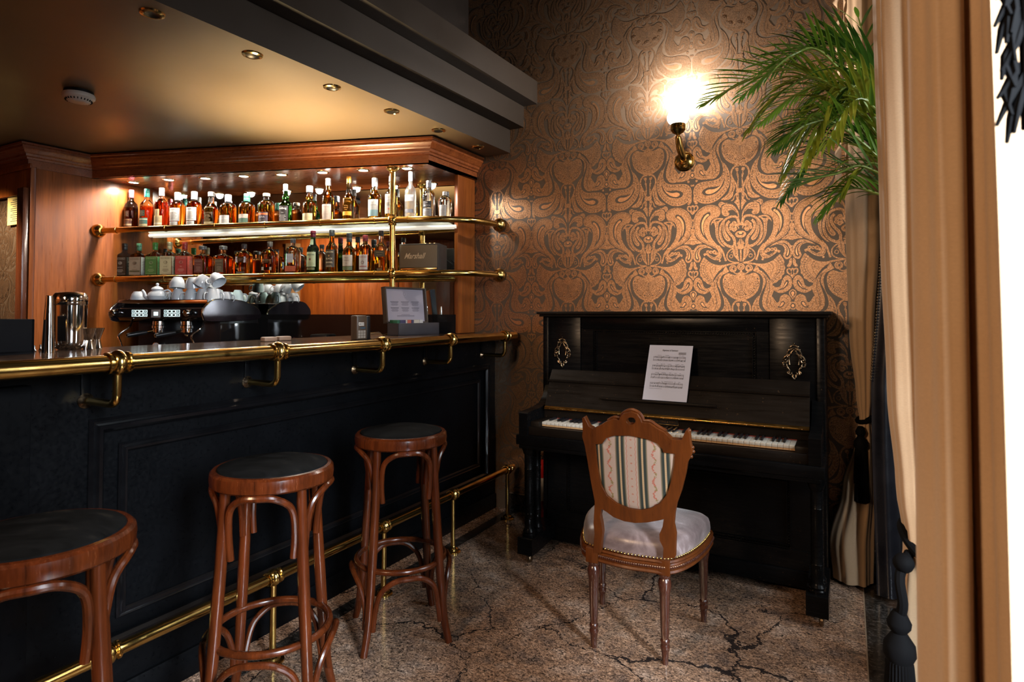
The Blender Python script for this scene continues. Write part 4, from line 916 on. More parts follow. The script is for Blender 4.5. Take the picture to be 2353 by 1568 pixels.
place_row(UP, SHZ['U'], OFFU, 'U', 0, 'bottles on the upper shelf')
JD = 'JACK DANIEL\'S'
def jd(col, tcol, l2, extra=(), side=None): return [(.05, .64, .98, col, [(JD, .26, .57, tcol, .01), ('o', .34, .44, tcol, .75), ('o', .30, .44, col, .75), (l2, .20, .30, tcol, .01), eq(.22, .035, 3, .6, tcol), ('-', .92, .61, tcol, .006), ('-', .92, .08, tcol, .006)] + list(extra)), (.05, .64, .90, side or col, [eq(.50, .035, 9, .7, tcol)], 'side')]
LO = [
 (288, 560, 35, 'square', 'cola', .66, 8, (K_, .20, 1.3), jd((.03, .024, .018), (.40, .36, .30), 'OLD NO.7'), 'square whiskey bottle with black label and black cap, left end of lower shelf'),
 (321, 560, 35, 'square', 'cola', .70, 8, ((.05, .16, .09), .22, 1.3), jd((.30, .23, .16), (.14, .10, .07), 'RYE', [('-', .9, .17, (.10, .09, .04), .05)], (.44, .42, .38)), 'square whiskey bottle with beige label and dark green neck'),
 (358, 558, 35, 'square', 'cola', .78, 8, ((.06, .26, .05), .22, 1.3), jd((.075, .17, .045), (.33, .40, .18), 'APPLE', (), (.09, .24, .09)), 'square whiskey bottle with green label and green neck'),
 (391, 557, 35, 'square', 'amber', .60, 8, ((.50, .42, .22), .22, 1.35), jd((.52, .42, .24), (.16, .10, .05), 'HONEY', (), (.55, .46, .30)), 'square whiskey bottle with cream honey label and cream neck'),
 (426, 557, 35, 'square', 'cola', .55, 8, ((.40, .04, .03), .22, 1.3), jd((.38, .045, .035), (.55, .26, .20), 'FIRE', (), (.50, .07, .05)), 'square whiskey bottle with red label and red neck'),
 (467, 566, 42, 'keg', 'deep', .72, 7, ((.09, .08, .07), .12, 1.5), [(.10, .58, .60, (.14, .045, .035), [(JD, .14, .50, (.45, .35, .25), .01), ('SINGLE BARREL', .10, .38, (.40, .3, .2)), eq(.30, .04, 4, .6, (.35, .2, .15))])], 'squat square whiskey bottle with a maroon shield label'),
 (514, 566, 42, 'keg', 'deep', .72, 7, ((.09, .08, .07), .12, 1.5), [(.10, .58, .60, (.10, .07, .04), [(JD, .14, .50, (.45, .38, .25), .01), ('SINGLE BARREL', .10, .38, (.40, .32, .2)), eq(.30, .04, 4, .6, (.30, .22, .15))])], 'squat square whiskey bottle with an olive brown shield label'),
 (562, 561, 40, 'flask', 'amber', .80, 5, ((.05, .04, .04), .16, 1.2), [(.42, .62, .75, (.50, .42, .42), [('GENTLEMAN', .22, .54, (.15, .1, .1), .01), ('JACK', .22, .48, (.15, .1, .1), .01)]), (.04, .12, .60, (.09, .07, .06), [eq(.09, .02, 2, .7, (.4, .35, .3))])], 'amber whiskey bottle with rounded shoulders and a small white upper label'),
 (621, 556, 40, 'flask', 'deep', .60, 5, ((.10, .08, .07), .16, 1.25), [(.14, .24, .72, (.44, .36, .26), []), (.34, .50, .70, (.20, .06, .02), [('WOODFORD', .20, .46, (.5, .36, .2), .01), ('RESERVE', .16, .40, (.5, .36, .2))])], 'wide whiskey bottle with clear shoulders and a thin beige low label'),
 (674, 549, 36, 'flask', 'cola', .26, 6, ((.08, .07, .07), .12, 1.35), [(.08, .24, .85, (.50, .11, .05), [('BULLEIT', .22, .19, (.25, .05, .03)), eq(.13, .03, 2, .6, (.25, .05, .03))]), (.34, .60, .50, (.42, .41, .42), [('BULLEIT', .20, .54, (.65, .63, .62), .01), ('BOURBON', .18, .46, (.65, .63, .62)), eq(.42, .03, 3, .8, (.62, .6, .6))])], 'clear nearly empty flask shaped bottle with orange red low label'),
 (720, 531, 28, 'tall', 'dkgreen', .99, 0, ((.20, .02, .04), .15, 1.15), [(.18, .54, .95, (.42, .44, .27), [('JAMESON', .34, .47, (.05, .09, .05), .02), ('o', .18, .36, (.25, .05, .04), 1.0), eq(.27, .03, 3, .8, (.25, .28, .15))]), (.72, .86, .60, (.25, .30, .2), []), (.10, .16, .8, (.12, .11, .05), [])], 'dark green whiskey bottle with cream label and wine red cap'),
 (763, 529, 28, 'tall', 'amber', .99, 0, ((.10, .11, .12), .14, 1.15), [(.16, .58, .95, (.045, .033, .022), [('JAMESON', .34, .52, (.55, .46, .30), .02), ('BLACK', .40, .36, (.60, .50, .34), .02), ('BARREL', .38, .27, (.60, .50, .34), .02), ('o', .14, .43, (.45, .28, .13), 1.2), eq(.20, .03, 2, .6, (.5, .4, .25))])], 'amber whiskey bottle with black label lettered in cream'),
 (803, 536, 30, 'tall', 'amber', .86, 0, ((.06, .07, .07), .22, 1.15), [(.20, .50, .95, (.52, .43, .36), [('WILD', .28, .42, (.2, .12, .1), .01), ('TURKEY', .26, .35, (.2, .12, .1), .01), ('RYE', .24, .27, (.25, .15, .12))]), (.09, .19, .95, (.12, .15, .08), [])], 'amber whiskey bottle with pale label over a green band'),
 (840, 541, 30, 'round', 'amber', .80, 0, ((.24, .03, .04), .16, 1.2), [(.10, .52, .78, (.52, .49, .48), [('CHIVAS', .36, .45, (.25, .08, .08), .01), ('o', .26, .30, (.16, .12, .12), 1.0), ('o', .18, .30, (.5, .45, .42), 1.0), ('-', .8, .19, (.3, .05, .05), .02)]), (.02, .08, .7, (.25, .05, .04), [])], 'amber whisky bottle with red cap and rounded silver label'),
 (876, 531, 30, 'tall', 'amber', .58, 6, ((.05, .04, .04), .12, 1.25), [(.40, .56, 1.0, (.04, .032, .02), [('JOHNNIE WALKER', .15, .51, (.45, .36, .18), .01), ('BLACK LABEL', .15, .45, (.45, .36, .18))]), (.05, .12, .5, (.10, .07, .03), []), (.14, .32, .16, (.60, .30, .05), [])], 'square whisky bottle with black label beside the brass post'),
]
place_row(LO, SHZ['L'], 0.19, 'L', 0, 'bottles on the lower shelf')
# speaker on the lower shelf
sa = onM(916, 600, 0.25); sb = onM(1008, 600, 0.25); zz = SHZ['L']; sH = onM(960, 560, 0.25).z - zz
ws = (sb - sa).length; cc = (sa + sb) / 2
spk = thing('loudspeaker', 'black and brown fabric fronted speaker on the lower shelf right of the post', 'speaker', (cc.x, cc.y, zz + 0.0006), FACE)
def loc(mb, name, mats, par, **k): return mb.build(name, mats, par, world=False, **k)
loc(MB().box(-ws / 2, ws / 2, 0.006, 0.17, 0.004, sH, 0, 0.006), 'case', simple('speaker_vinyl', (0.035, 0.027, 0.023), 0.6), spk)
g = NG('grille_cloth'); wv = g.noise(g.map(g.co(), (1, 1, 6)), 260, 2, 0.8); g.set(color=g.ramp(wv, [(0.4, (0.10, 0.075, 0.045)), (0.6, (0.22, 0.17, 0.11))]), rough=0.9); M['grille'] = g.mat
loc(MB().box(-ws / 2 + 0.008, ws / 2 - 0.012, 0.0, 0.008, 0.030, sH - 0.010, 0, 0.002), 'grille', M['grille'], spk)
loc(MB().box(-ws / 2 + 0.008, ws / 2 - 0.012, 0.001, 0.008, 0.016, 0.028, 0, 0.001), 'trim_strip', M['brass_pale'], spk)
vv, ff = text_geo('Marshall', 0.040, shear=0.5, bold=0.012)
loc(MB().add([(x - 0.03, -0.0016, y * 1.25 + sH * 0.56) for x, y in vv], ff), 'logo', flat((.62, .50, .32)), spk)
loc(MB().tube([(-0.02 + ws / 2, 0.17, 0.10), (ws / 2 + 0.03, 0.19, 0.06), (ws / 2 + 0.02, 0.2, 0.02)], 0.003, 6), 'cable', M['black_plastic'], spk)
for k in range(3): loc(MB().lathe([(0.008, 0), (0.008, 0.008), (0, 0.009)], 14, 0, T(ws / 2 - 0.05 - 0.03 * k, 0.06, sH)), 'knob', M['brass_pale'], spk)
# ------------------------------------------------------------------ espresso machine, aligned with the mirror
ZK = 0.93
pr = onM(483, 700, 0.56)      # front right corner of the machine
EM = thing('espresso_machine', 'black and chrome two group espresso machine piled with white cups', 'coffee machine', (pr.x, pr.y, ZK + 0.001), FACE)
pl = onM(268, 700, 0.56); EW = (pr - pl).length; ED = 0.50
zt = onM(400, 697, 0.56).z - ZK; zpb = onM(400, 734, 0.56).z - ZK
def L(mb, name, mats, par=EM, **k): return mb.build(name, mats, par, world=False, **k)
# local frame: x from -EW (left) to 0 (right), y from 0 (front) to ED (back)
gb = NG('machine_side_gloss'); nn = gb.noise(gb.co(), 6, 2); gb.set(color=(0.022, 0.015, 0.018), metal=0.5, rough=gb.ramp(nn, [(0.3, 0.08), (0.8, 0.14)])); M['machine_gloss'] = gb.mat
body = MB().box(-EW + 0.07, -0.004, 0.10, ED, 0.03, zpb + 0.02, 0, 0.01); L(body, 'body', M['black_plastic'])
head = MB(); out = [(0.0, zpb - .01), (-0.035, zpb + 0.012), (-0.035, zpb + 0.065), (0.015, zt - 0.012), (0.03, zt), (ED, zt), (ED, zpb - 0.01)]
head.prism([(y, z) for y, z in out], EW - 0.012, Matrix(((0, 0, 1, -EW + 0.006), (1, 0, 0, 0), (0, 1, 0, 0), (0, 0, 0, 1)))); L(head, 'head', M['black_glass'])
for x0 in (-EW, -0.014):
    e = MB(); o2 = [(-0.012, zpb - 0.012), (-0.055, zpb + 0.012), (-0.06, zpb + 0.05), (-0.03, zpb + 0.085), (0.06, zt + 0.022), (ED * .62, zt + 0.016), (ED * .90, zt - 0.02), (ED + .01, zpb + 0.045), (ED, zpb + 0.0), (ED * .5, zpb - 0.012)]
    e.prism([tuple(p)[:2] for p in spline([(a, b, 0) for a, b in o2], 4, True)], 0.016, Matrix(((0, 0, 1, x0), (1, 0, 0, 0), (0, 1, 0, 0), (0, 0, 0, 1)))); L(e, 'side_wing', M['machine_gloss'])
    e = MB().tube([(x0 + 0.008, y, z) for y, z in [tuple(p)[:2] for p in spline([(a, b, 0) for a, b in o2], 4, True)]], 0.006, 8, closed=True); L(e, 'wing_edge', M['chrome'])
L(MB().box(-EW + 0.03, -0.02, -0.002, ED - 0.02, zt, zt + 0.006, 0, 0.002).box(-EW + 0.02, -0.02, -0.004, 0.004, zt - 0.004, zt + 0.022, 0, 0.002), 'cup_tray', M['steel_warm'])
# side panel with switches
L(MB().box(-0.006, 0.0, 0.10, ED, 0.03, zpb - 0.03, 0, 0.002), 'side_panel', M['black_glass'])
sw = MB()
for i, (yy, zz_, w1, h1) in enumerate(((0.16, .115, .022, .03), (0.16, .075, .02, .03), (0.16, .04, .024, .012))): sw.box(0.0, 0.003, yy, yy + w1, zz_ + 0.04, zz_ + 0.04 + h1, 0, 0.001)
for zz_ in (.165, .115, .08): sw.lathe([(0.008, 0), (0.008, 0.003), (0, 0.004)], 12, 1, Matrix.Translation((0.0, 0.205, zz_)) @ R(PI / 2, 'Y'))
L(sw, 'side_switches', [M['black_plastic'], M['steel_warm']])
red = NG('red_indicator').set(color=(0.5, 0.02, 0.02), emc=(1, 0.08, 0.04), ems=4.0).mat
L(MB().box(0.003, 0.0042, 0.165, 0.176, 0.170, 0.178), 'indicator', red)
# illuminated key pads on the sloping front, display square
kp = NG('lit_keypad').set(color=(0.7, 0.8, 0.8), emc=(0.75, 1.0, 0.98), ems=0.45).mat
fr_ = lambda x, z: (x, -0.0362, z)
fx = lambda px: -EW + (px - 268) / (483 - 268) * EW
for a, b in ((315, 352), (389, 426)):
    k_ = MB(); x0, x1 = fx(a), fx(b); dx = (x1 - x0) / 4
    for i in range(4):
        for j in range(2):
            xa = x0 + i * dx; za = zpb + 0.016 + j * 0.023; k_.box(xa, xa + dx * .86, -0.0368, -0.035, za, za + 0.019, 0)
            if i in (1, 2): k_.box(xa + dx * .15, xa + dx * .70, -0.0372, -0.0366, za + 0.004, za + 0.015, 1)
            else: k_.box(xa + dx * .12, xa + dx * .74, -0.0372, -0.0366, za + 0.003, za + 0.016, 1); k_.box(xa + dx * .3, xa + dx * .55, -0.0375, -0.0369, za + 0.007, za + 0.012, 0)
    L(k_, 'keypad', [kp, M['black_plastic']])
k_ = MB().box(fx(360), fx(381), -0.0375, -0.035, zpb + 0.010, zpb + 0.060, 0, 0.001).box(fx(366), fx(376), -0.0385, -0.037, zpb + 0.022, zpb + 0.046, 1)
L(k_, 'display', [simple('grey_bezel', (0.28, 0.25, 0.23), 0.3), kp])
for px in (279, 448):
    kn = MB().lathe([(0, 0), (0.020, 0), (0.024, 0.01), (0.022, 0.045), (0.015, 0.052), (0, 0.054)], 20, 0, Matrix.Translation((fx(px), -0.03, zpb + 0.045)) @ R(PI / 2 + 0.2, 'X')); L(kn, 'steam_knob', M['chrome'])
# groups with portafilters, steam wands, gauge, drip tray
for px in (358, 423):
    gx = fx(px); g_ = MB().lathe([(0, 0), (0.030, 0), (0.036, -0.006), (0.036, -0.03), (0.040, -0.034), (0.040, -0.05), (0.030, -0.056), (0, -0.056)], 24, 0, T(gx, 0.035, zpb - 0.008)); gr = L(g_, 'group_head', M['chrome'])
    h = MB().lathe([(0, 0), (0.034, 0), (0.034, -0.022), (0.020, -0.03), (0.010, -0.045), (0, -0.047)], 20, 0, T(gx, 0.035, zpb - 0.062)); L(h, 'filter_basket', M['chrome'])
    d_ = Vector((-0.62, -0.75, -0.18)).normalized(); c0 = Vector((gx, 0.035, zpb - 0.070)); L(MB().tube([c0 + d_ * .03, c0 + d_ * .07], 0.008, 10), 'handle_neck', M['chrome'])
    L(MB().tube([c0 + d_ * .065, c0 + d_ * .08, c0 + d_ * .13, c0 + d_ * .175], [0.011, 0.014, 0.0155, 0.0145], 14), 'portafilter_handle', M['black_plastic'])
    L(MB().tube([c0 + d_ * .175, c0 + d_ * .183], [0.014, 0.011], 14), 'handle_cap', M['chrome'])
for px in (296, 462):
    gx = fx(px); L(MB().tube(spline([(gx, 0.03, zpb - 0.01), (gx + 0.01, 0.0, zpb - 0.05), (gx - 0.02, -0.05, zpb - 0.10), (gx - 0.005, -0.05, zpb - 0.15), (gx + 0.02, -0.035, 0.075)], 6), 0.0062, 10), 'steam_wand', M['chrome'])
ga = MB().lathe([(0, 0), (0.028, 0), (0.031, 0.004), (0.031, 0.012), (0.026, 0.014)], 28, 0, Matrix.Translation((fx(338), 0.098, 0.155)) @ R(PI / 2, 'X')); go = L(ga, 'pressure_gauge', M['chrome'])
gf = MB().lathe([(0, 0.0115), (0.0265, 0.0115), (0.0265, 0.0125), (0, 0.0125)], 28, 0, Matrix.Translation((fx(338), 0.098, 0.155)) @ R(PI / 2, 'X')); gf.box(-0.001, 0.001, -0.0145, -0.0135, -0.002, 0.018, 1, 0, Matrix.Translation((fx(338), 0.098, 0.155)) @ R(0.6, 'Y')).box(-0.001, 0.013, -0.0145, -0.0135, -0.001, 0.001, 1, 0, T(fx(338), 0.098, 0.155)); L(gf, 'gauge_dial', [M['white_plastic'], M['ink']])
L(MB().box(-EW + 0.05, -0.02, -0.03, 0.12, 0.035, 0.055, 0, 0.004), 'drip_tray', M['chrome'])
for x in (-EW + 0.12, -0.09):
    for y in (0.1, ED - 0.06): L(MB().lathe([(0, 0), (0.022, 0), (0.018, 0.034), (0, 0.034)], 14, 0, T(x, y, 0)), 'foot', M['chrome'])
EM.rotation_euler = (0, 0, FACE)
# porcelain on the machine: cups (some stacked or tipped) and a teapot
Mw = wm(EM)
def cup_obj(r=0.046, h=0.070):
    o = bpy.data.objects.new('coffee_cup', None); C.objects.link(o); o.empty_display_size = 0.02
    MB().lathe([(0, 0.0), (r * .55, 0.0), (r * .58, 0.004), (r * .80, h * .25), (r * .95, h * .6), (r, h), (r * .96, h), (r * .90, h * .6), (r * .74, h * .27), (0, h * .16)], 28).build('bowl', M['white_porcelain'], o, world=False)
    MB().tube(spline([(r * .93, 0, h * .82), (r * 1.3, 0, h * .88), (r * 1.5, 0, h * .62), (r * 1.3, 0, h * .34), (r * .84, 0, h * .3)], 5), 0.0042, 8).build('handle', M['white_porcelain'], o, world=False)
    return o
cup0 = cup_obj(); cup1 = cup_obj(0.040, 0.086)
TZ = zt + 0.0065
cups = [ # px, py base, depth y, z level above tray, inverted, tilt, yaw, big?
 (316, .06, 0, 1, 0, 2.4, 0), (352, .17, 0, 0, 0, .5, 0), (413, .07, 0, 1, 0, 3.6, 1), (411, .075, .087, 1, 0.12, 3.3, 0), (444, .07, 0, 1, 0, 3.9, 1), (446, .075, .087, 1, -.12, 2.9, 0),
 (470, .08, 0, 1, 0, 3.8, 1), (475, .09, .087, 1, 0.5, 1.8, 0), (500, .08, 0, 1, 0, 4.9, 1), (506, .10, .087, 1, 0.75, 4.5, 0), (537, .12, 0, 1, 0, .3, 1), (425, .17, 0, 1, 0, 1.2, 1), (460, .18, 0, 1, 0, 2.2, 1), (486, .19, 0, 1, 0, .8, 1), (521, .22, 0, 1, 0, 0.2, 0), (380, .19, 0, 1, 0, 1.2, 0), (402, .29, 0, 1, 0, 1.2, 0), (436, .30, 0, 1, 0, 1.0, 0), (470, .31, 0, 1, 0, 2.0, 1), (499, .33, 0, 1, 0, 0.4, 0), (536, .34, 0, 1, 0, 0.9, 1), (455, .31, .087, 1, .4, 2.5, 0)]
where = ['short cup at the left front corner of the machine top', 'cup beside the teapot, left of it', 'cup right of the teapot, bottom of a stack', 'tilted cup on top of the stack beside the teapot', 'cup under the third upturned cup from the left', 'upturned cup topping the second stack from the left', 'tall cup below the large tipped cup', 'large tipped cup at the top of the pile', 'tall cup in the middle of the front row', 'tilted cup at the top right of the pile', 'tall cup at the right end of the front row', 'cup in the second row behind the left stack', 'cup in the second row behind the middle stacks', 'cup in the second row right of the middle', 'cup at the right end of the second row', 'cup directly behind the teapot', 'cup at the left end of the back row by the mirror', 'second cup from the left in the back row by the mirror', 'tall cup in the middle of the back row by the mirror', 'fourth cup from the left in the back row by the mirror', 'cup at the right end of the back row by the mirror', 'tilted cup lying on the back row by the mirror']
import itertools
for i, (px, yy, dz, inv, tl, yw, big) in enumerate(cups):
    x = (px - 300) / (545 - 300) * (EW + 0.06) - EW + 0.07 - yy * 0.25; x = max(-EW + 0.08, min(-0.055, x)); src = cup1 if big else cup0; h = 0.086 if big else 0.070
    o = src if (i == 0 or (big and src.get('label') is None)) else copy_tree(src)
    l_ = Mw @ Vector((x, yy, TZ + dz + (h if inv else 0) + (0.02 * abs(tl) if tl else 0)))
    o.location = l_; o.rotation_euler = (PI + tl if inv else tl, tl * .4, yw); tag(o, 'white porcelain ' + where[i], 'cup', 'white cups piled on the espresso machine')
tpx = (372 - 300) / 245 * (EW + 0.06) - EW + 0.03
tl_ = Mw @ Vector((tpx, 0.06, TZ)); tp = thing('teapot', 'white porcelain teapot with a knobbed lid on the espresso machine', 'teapot', tl_, FACE + 0.3)
L(MB().lathe([(0, 0), (0.034, 0), (0.036, 0.004), (0.052, 0.020), (0.058, 0.040), (0.050, 0.060), (0.034, 0.074), (0.030, 0.080), (0.024, 0.082), (0, 0.082)], 32, flute=16, fd=0.04), 'bowl', M['white_porcelain'], tp)
L(MB().lathe([(0.034, 0.0), (0.036, 0.004), (0.030, 0.014), (0.014, 0.022), (0.006, 0.025), (0.009, 0.032), (0.010, 0.038), (0.005, 0.044), (0, 0.045)], 28, 0, T(0, 0, 0.080)), 'lid', M['white_porcelain'], tp)
L(MB().tube(spline([(-0.045, 0, 0.025), (-0.072, 0, 0.036), (-0.080, 0, 0.060), (-0.092, 0, 0.078)], 5), [0.016 - 0.0006 * k for k in range(16)], 12), 'spout', M['white_porcelain'], tp)
L(MB().tube(spline([(0.036, 0, 0.070), (0.068, 0, 0.078), (0.084, 0, 0.055), (0.072, 0, 0.030), (0.050, 0, 0.024)], 5), 0.0055, 10), 'handle', M['white_porcelain'], tp)

# ------------------------------------------------------------------ things on the bar top (z 1.168)
ZB = 1.1686
p = onZ(160, 803, ZB)
sk = thing('cocktail_shaker', 'large polished steel cocktail shaker standing on the bar top', 'shaker', p)
L(MB().lathe([(0, 0), (0.036, 0), (0.045, 0.006), (0.0505, 0.018), (0.0525, 0.035), (0.0545, 0.168), (0.0535, 0.1685), (0.055, 0.170)], 40), 'cup', M['chrome'], sk)
L(MB().lathe([(0.0545, 0.1705), (0.0555, 0.172), (0.0555, 0.189), (0.0535, 0.1895), (0.0535, 0.191), (0.0558, 0.192), (0.0545, 0.206), (0.048, 0.215), (0.036, 0.2185), (0, 0.2195)], 40), 'lid', M['chrome'], sk)
p = onZ(111, 811, ZB)
tn = MB().lathe([(0, 0.20), (0.008, 0.20), (0.010, 0.198), (0.015, 0.12), (0.018, 0.05), (0.020, 0.0), (0.018, 0.0), (0.016, 0.05), (0, 0.19)], 32)
o = tn.build('mixing_tin', M['chrome'], None, world=False); o.location = p; tag(o, 'slim polished steel mixing tin standing upside down left of the shaker', 'mixing tin')
for i, (px, py, lab) in enumerate(((204, 802, 'steel double jigger close against the shaker'), (222, 800, 'steel double jigger standing free right of the shaker'))):
    p = onZ(px, py, ZB); j = MB().lathe([(0.019, 0), (0.0185, 0.001), (0.0125, 0.031), (0.0115, 0.034), (0.013, 0.038), (0.026, 0.078), (0.0265, 0.079), (0.025, 0.078), (0.012, 0.040), (0, 0.038)], 32)
    o = j.build('jigger', M['steel_warm'], None, world=False); o.location = p; tag(o, lab, 'jigger', 'steel jiggers by the shaker')
for i, (px, py, lab) in enumerate(((79, 808, 'tiny steel pourer tip beside the black napkin holder'), (93, 806, 'tiny steel pourer tip between the napkin holder and the mixing tin'))):
    p = onZ(px, py, ZB); j = MB().lathe([(0, 0), (0.006, 0), (0.0065, 0.002), (0.0025, 0.012), (0.0035, 0.022), (0, 0.022)], 16)
    o = j.build('bottle_pourer', M['chrome'], None, world=False); o.location = p; tag(o, lab, 'pourer', 'bottle pourers on the bar top')
# black napkin holder, left
p = onZ(-38, 815, ZB)
nh = thing('napkin_holder', 'black slatted napkin and straw caddy at the left end of the bar top', 'caddy', (p.x, p.y + 0.02, ZB), math.radians(8))
L(MB().box(0.088, 0.10, -0.075, 0.075, 0.0, 0.118, 0, 0.003).box(-0.14, 0.10, 0.063, 0.075, 0, 0.118, 0, 0.003).box(-0.14, 0.10, -0.075, 0.075, 0.0, 0.01), 'case', M['black_matte'], nh)
for k in range(5): L(MB().box(-0.14, 0.07, -0.072 - 0.002 * k, -0.055, 0.012 + k * 0.021, 0.029 + k * 0.021, 0, 0.003), 'slat', M['black_plastic'], nh)
# presentation box with certificate lid
pa = onZ(888, 768, ZB); pb = onZ(1009, 768, ZB)
c0 = onZ(915, 772.5, ZB); c1 = onZ(1009, 768.5, ZB); ang = math.atan2(c1.y - c0.y, c1.x - c0.x); bw = (c1 - c0).length
bxo = thing('presentation_box', 'open black box with certificate lid and small cards on the bar top', 'box', c0, ang)
bh = 0.075; bd = 0.095
L(MB().box(0, bw, 0, 0.006, 0, bh, 0, 0.0015).box(0, 0.006, 0, bd, 0, bh).box(bw - 0.006, bw, 0, bd, 0, bh).box(0, bw, bd - 0.006, bd, 0, bh).box(0, bw, 0, bd, 0, 0.006), 'tray', simple('box_charcoal', (0.040, 0.038, 0.046), 0.45), bxo)
lid = Matrix.Translation((0, bd, bh)) @ R(math.radians(-6), 'X'); lh = 0.225
li = L(MB().box(0, bw, 0, 0.03, 0.0, 0.008, 0, 0, lid).box(0, bw, 0, 0.03, lh - 0.008, lh, 0, 0, lid).box(0, 0.010, 0, 0.03, 0, lh, 0, 0, lid).box(bw - 0.010, bw, 0, 0.03, 0, lh, 0, 0, lid).box(0, bw, 0.026, 0.034, 0, lh, 0, 0, lid), 'lid', simple('box_lid_brown', (0.06, 0.045, 0.035), 0.35), bxo)
ce = MB().box(0.012, bw - 0.012, 0.020, 0.0215, 0.010, lh - 0.010, 0, 0, lid)
def bar_(mb, xc, zc, w2, h2=0.0016, mi=1, M_=lid, y=0.0196): mb.box(xc - w2 / 2, xc + w2 / 2, y, y + 0.0006, zc - h2 / 2, zc + h2 / 2, mi, 0, M_)
for i in range(3):
    for j in range(2):
        xc = bw * (0.25 + 0.25 * i); zc = lh * (0.60 - 0.17 * j)
        bar_(ce, xc, zc, bw * .19, 0.0026)
        for k in range(4): bar_(ce, xc, zc - 0.0055 * (k + 1), bw * (.17 - .03 * (k % 2)))
for k in range(3): bar_(ce, bw / 2, lh * .24 - 0.006 * k, bw * (.2 if k == 0 else .42))
bar_(ce, bw / 2, lh * .08, bw * .16)
for k in range(20):
    a = 2 * PI * k / 20; bar_(ce, bw / 2 + 0.017 * math.cos(a), lh * .82 + 0.017 * math.sin(a), 0.003, 0.003, 2)
bar_(ce, bw / 2, lh * .82, 0.008, 0.008, 2)
L(ce, 'certificate', [simple('lilac_paper', (0.40, 0.36, 0.42), 0.7, noise_amt=0.02), M['ink'], simple('pale_seal', (0.52, 0.49, 0.54), 0.7)], li, fix=True)
cd = [((.02, .13, .07), 'green'), ((.05, .05, .12), 'navy'), ((.55, .52, .50), 'white'), ((.5, .12, .08), 'red'), ((.05, .05, .12), 'navy'), ((.55, .50, .42), 'cream'), ((.55, .52, .50), 'white')]
xx = 0.012
for k, (c_, nm) in enumerate(cd):
    w2 = (0.02, 0.045, 0.012, 0.03, 0.018, 0.045, 0.03)[k]; o = MB().box(0, w2, 0, 0.066, 0, 0.088, 0, 0.001).build('card_pack', flat(c_), None, world=False)
    o.location = wm(bxo) @ Vector((xx, 0.02, 0.0065)); o.rotation_euler = (0, 0, ang); tag(o, '%s card pack in the presentation box, %s' % (nm, ('first at its left', 'second from its left', 'narrow, third from its left', 'in the middle', 'narrow, third from its right', 'second from its right', 'last at its right')[k]), 'card pack', 'card packs in the box'); xx += w2 + 0.003
# dispenser and chrome lidded dish
p = onZ(831, 782, ZB); p = onZ(832, 781, ZB)
ds = thing('card_terminal', 'tan and black card terminal standing behind the chrome dish', 'card terminal', p, ang)
L(MB().box(-0.034, 0.034, 0, 0.05, 0.0, 0.125, 0, 0.006), 'case', simple('tan_plastic', (0.075, 0.048, 0.03), 0.35), ds)
L(MB().box(0.034, 0.060, 0.004, 0.05, 0.0, 0.122, 0, 0.004), 'side', M['black_plastic'], ds)
t_ = MB().box(-0.022, 0.012, -0.0015, 0.002, 0.072, 0.089, 0, 0.001); vv, ff = text_geo('MAXX', 0.011, bold=0.01); t_.add([(x - 0.005, -0.0022, y + 0.0805) for x, y in vv], ff, 1)
t_.box(-0.012, 0.022, -0.001, 0.002, 0.056, 0.066, 2); 
for i in range(3):
    for j in range(3): t_.box(-0.026 + i * 0.017, -0.012 + i * 0.017, -0.0015, 0.002, 0.036 - j * 0.014, 0.048 - j * 0.014, 3)
L(t_, 'keypad', [M['white_plastic'], M['ink'], flat((.03, .06, .09)), flat((.30, .26, .22))], ds)
p = onZ(857, 779, ZB); o = MB().box(-0.055, 0.055, -0.03, 0.03, 0, 0.004).grid(lambda u, v_: ((u - .5) * .10 * (1 - 0.2 * v_ ** 2), -0.03 + 0.06 * v_, 0.004 + 0.032 * math.sin(PI * v_) ** .6), 8, 12).build('chrome_dish', M['chrome'], None, world=False)
o.location = p; o.rotation_euler = (0, 0, ang + 0.2); tag(o, 'chrome roll top dish on the bar top left of the presentation box', 'dish')
# two tan card boxes low behind the bar edge
for i, (px, lab) in enumerate(((618, 'small tan tray lying on the bar top, nearer the espresso machine'), (651, 'small tan tray lying on the bar top, farther from the espresso machine'))):
    p = onZ(px, 785 - i * 2, ZB); o = MB().box(-0.035, 0.035, -0.02, 0.02, 0, 0.022, 0, 0.006).build('coin_tray', flat((.22, .13, .08)), None, world=False); o.location = p; o.rotation_euler = (0, 0, ang); tag(o, lab, 'tray', 'tan trays on the bar top')
# black till behind the bar
p = onM(700, 760, 0.40); 
tl = thing('cash_till', 'black cash till and printer in shadow behind the bar', 'till', (p.x, p.y, ZK + 0.001), FACE)
L(MB().box(-0.16, 0.16, 0, 0.2, 0, 0.16, 0, 0.01), 'drawer', M['black_plastic'], tl); L(MB().box(0.02, 0.14, 0.02, 0.15, 0.16, 0.24, 0, 0.012), 'printer', M['black_plastic'], tl)
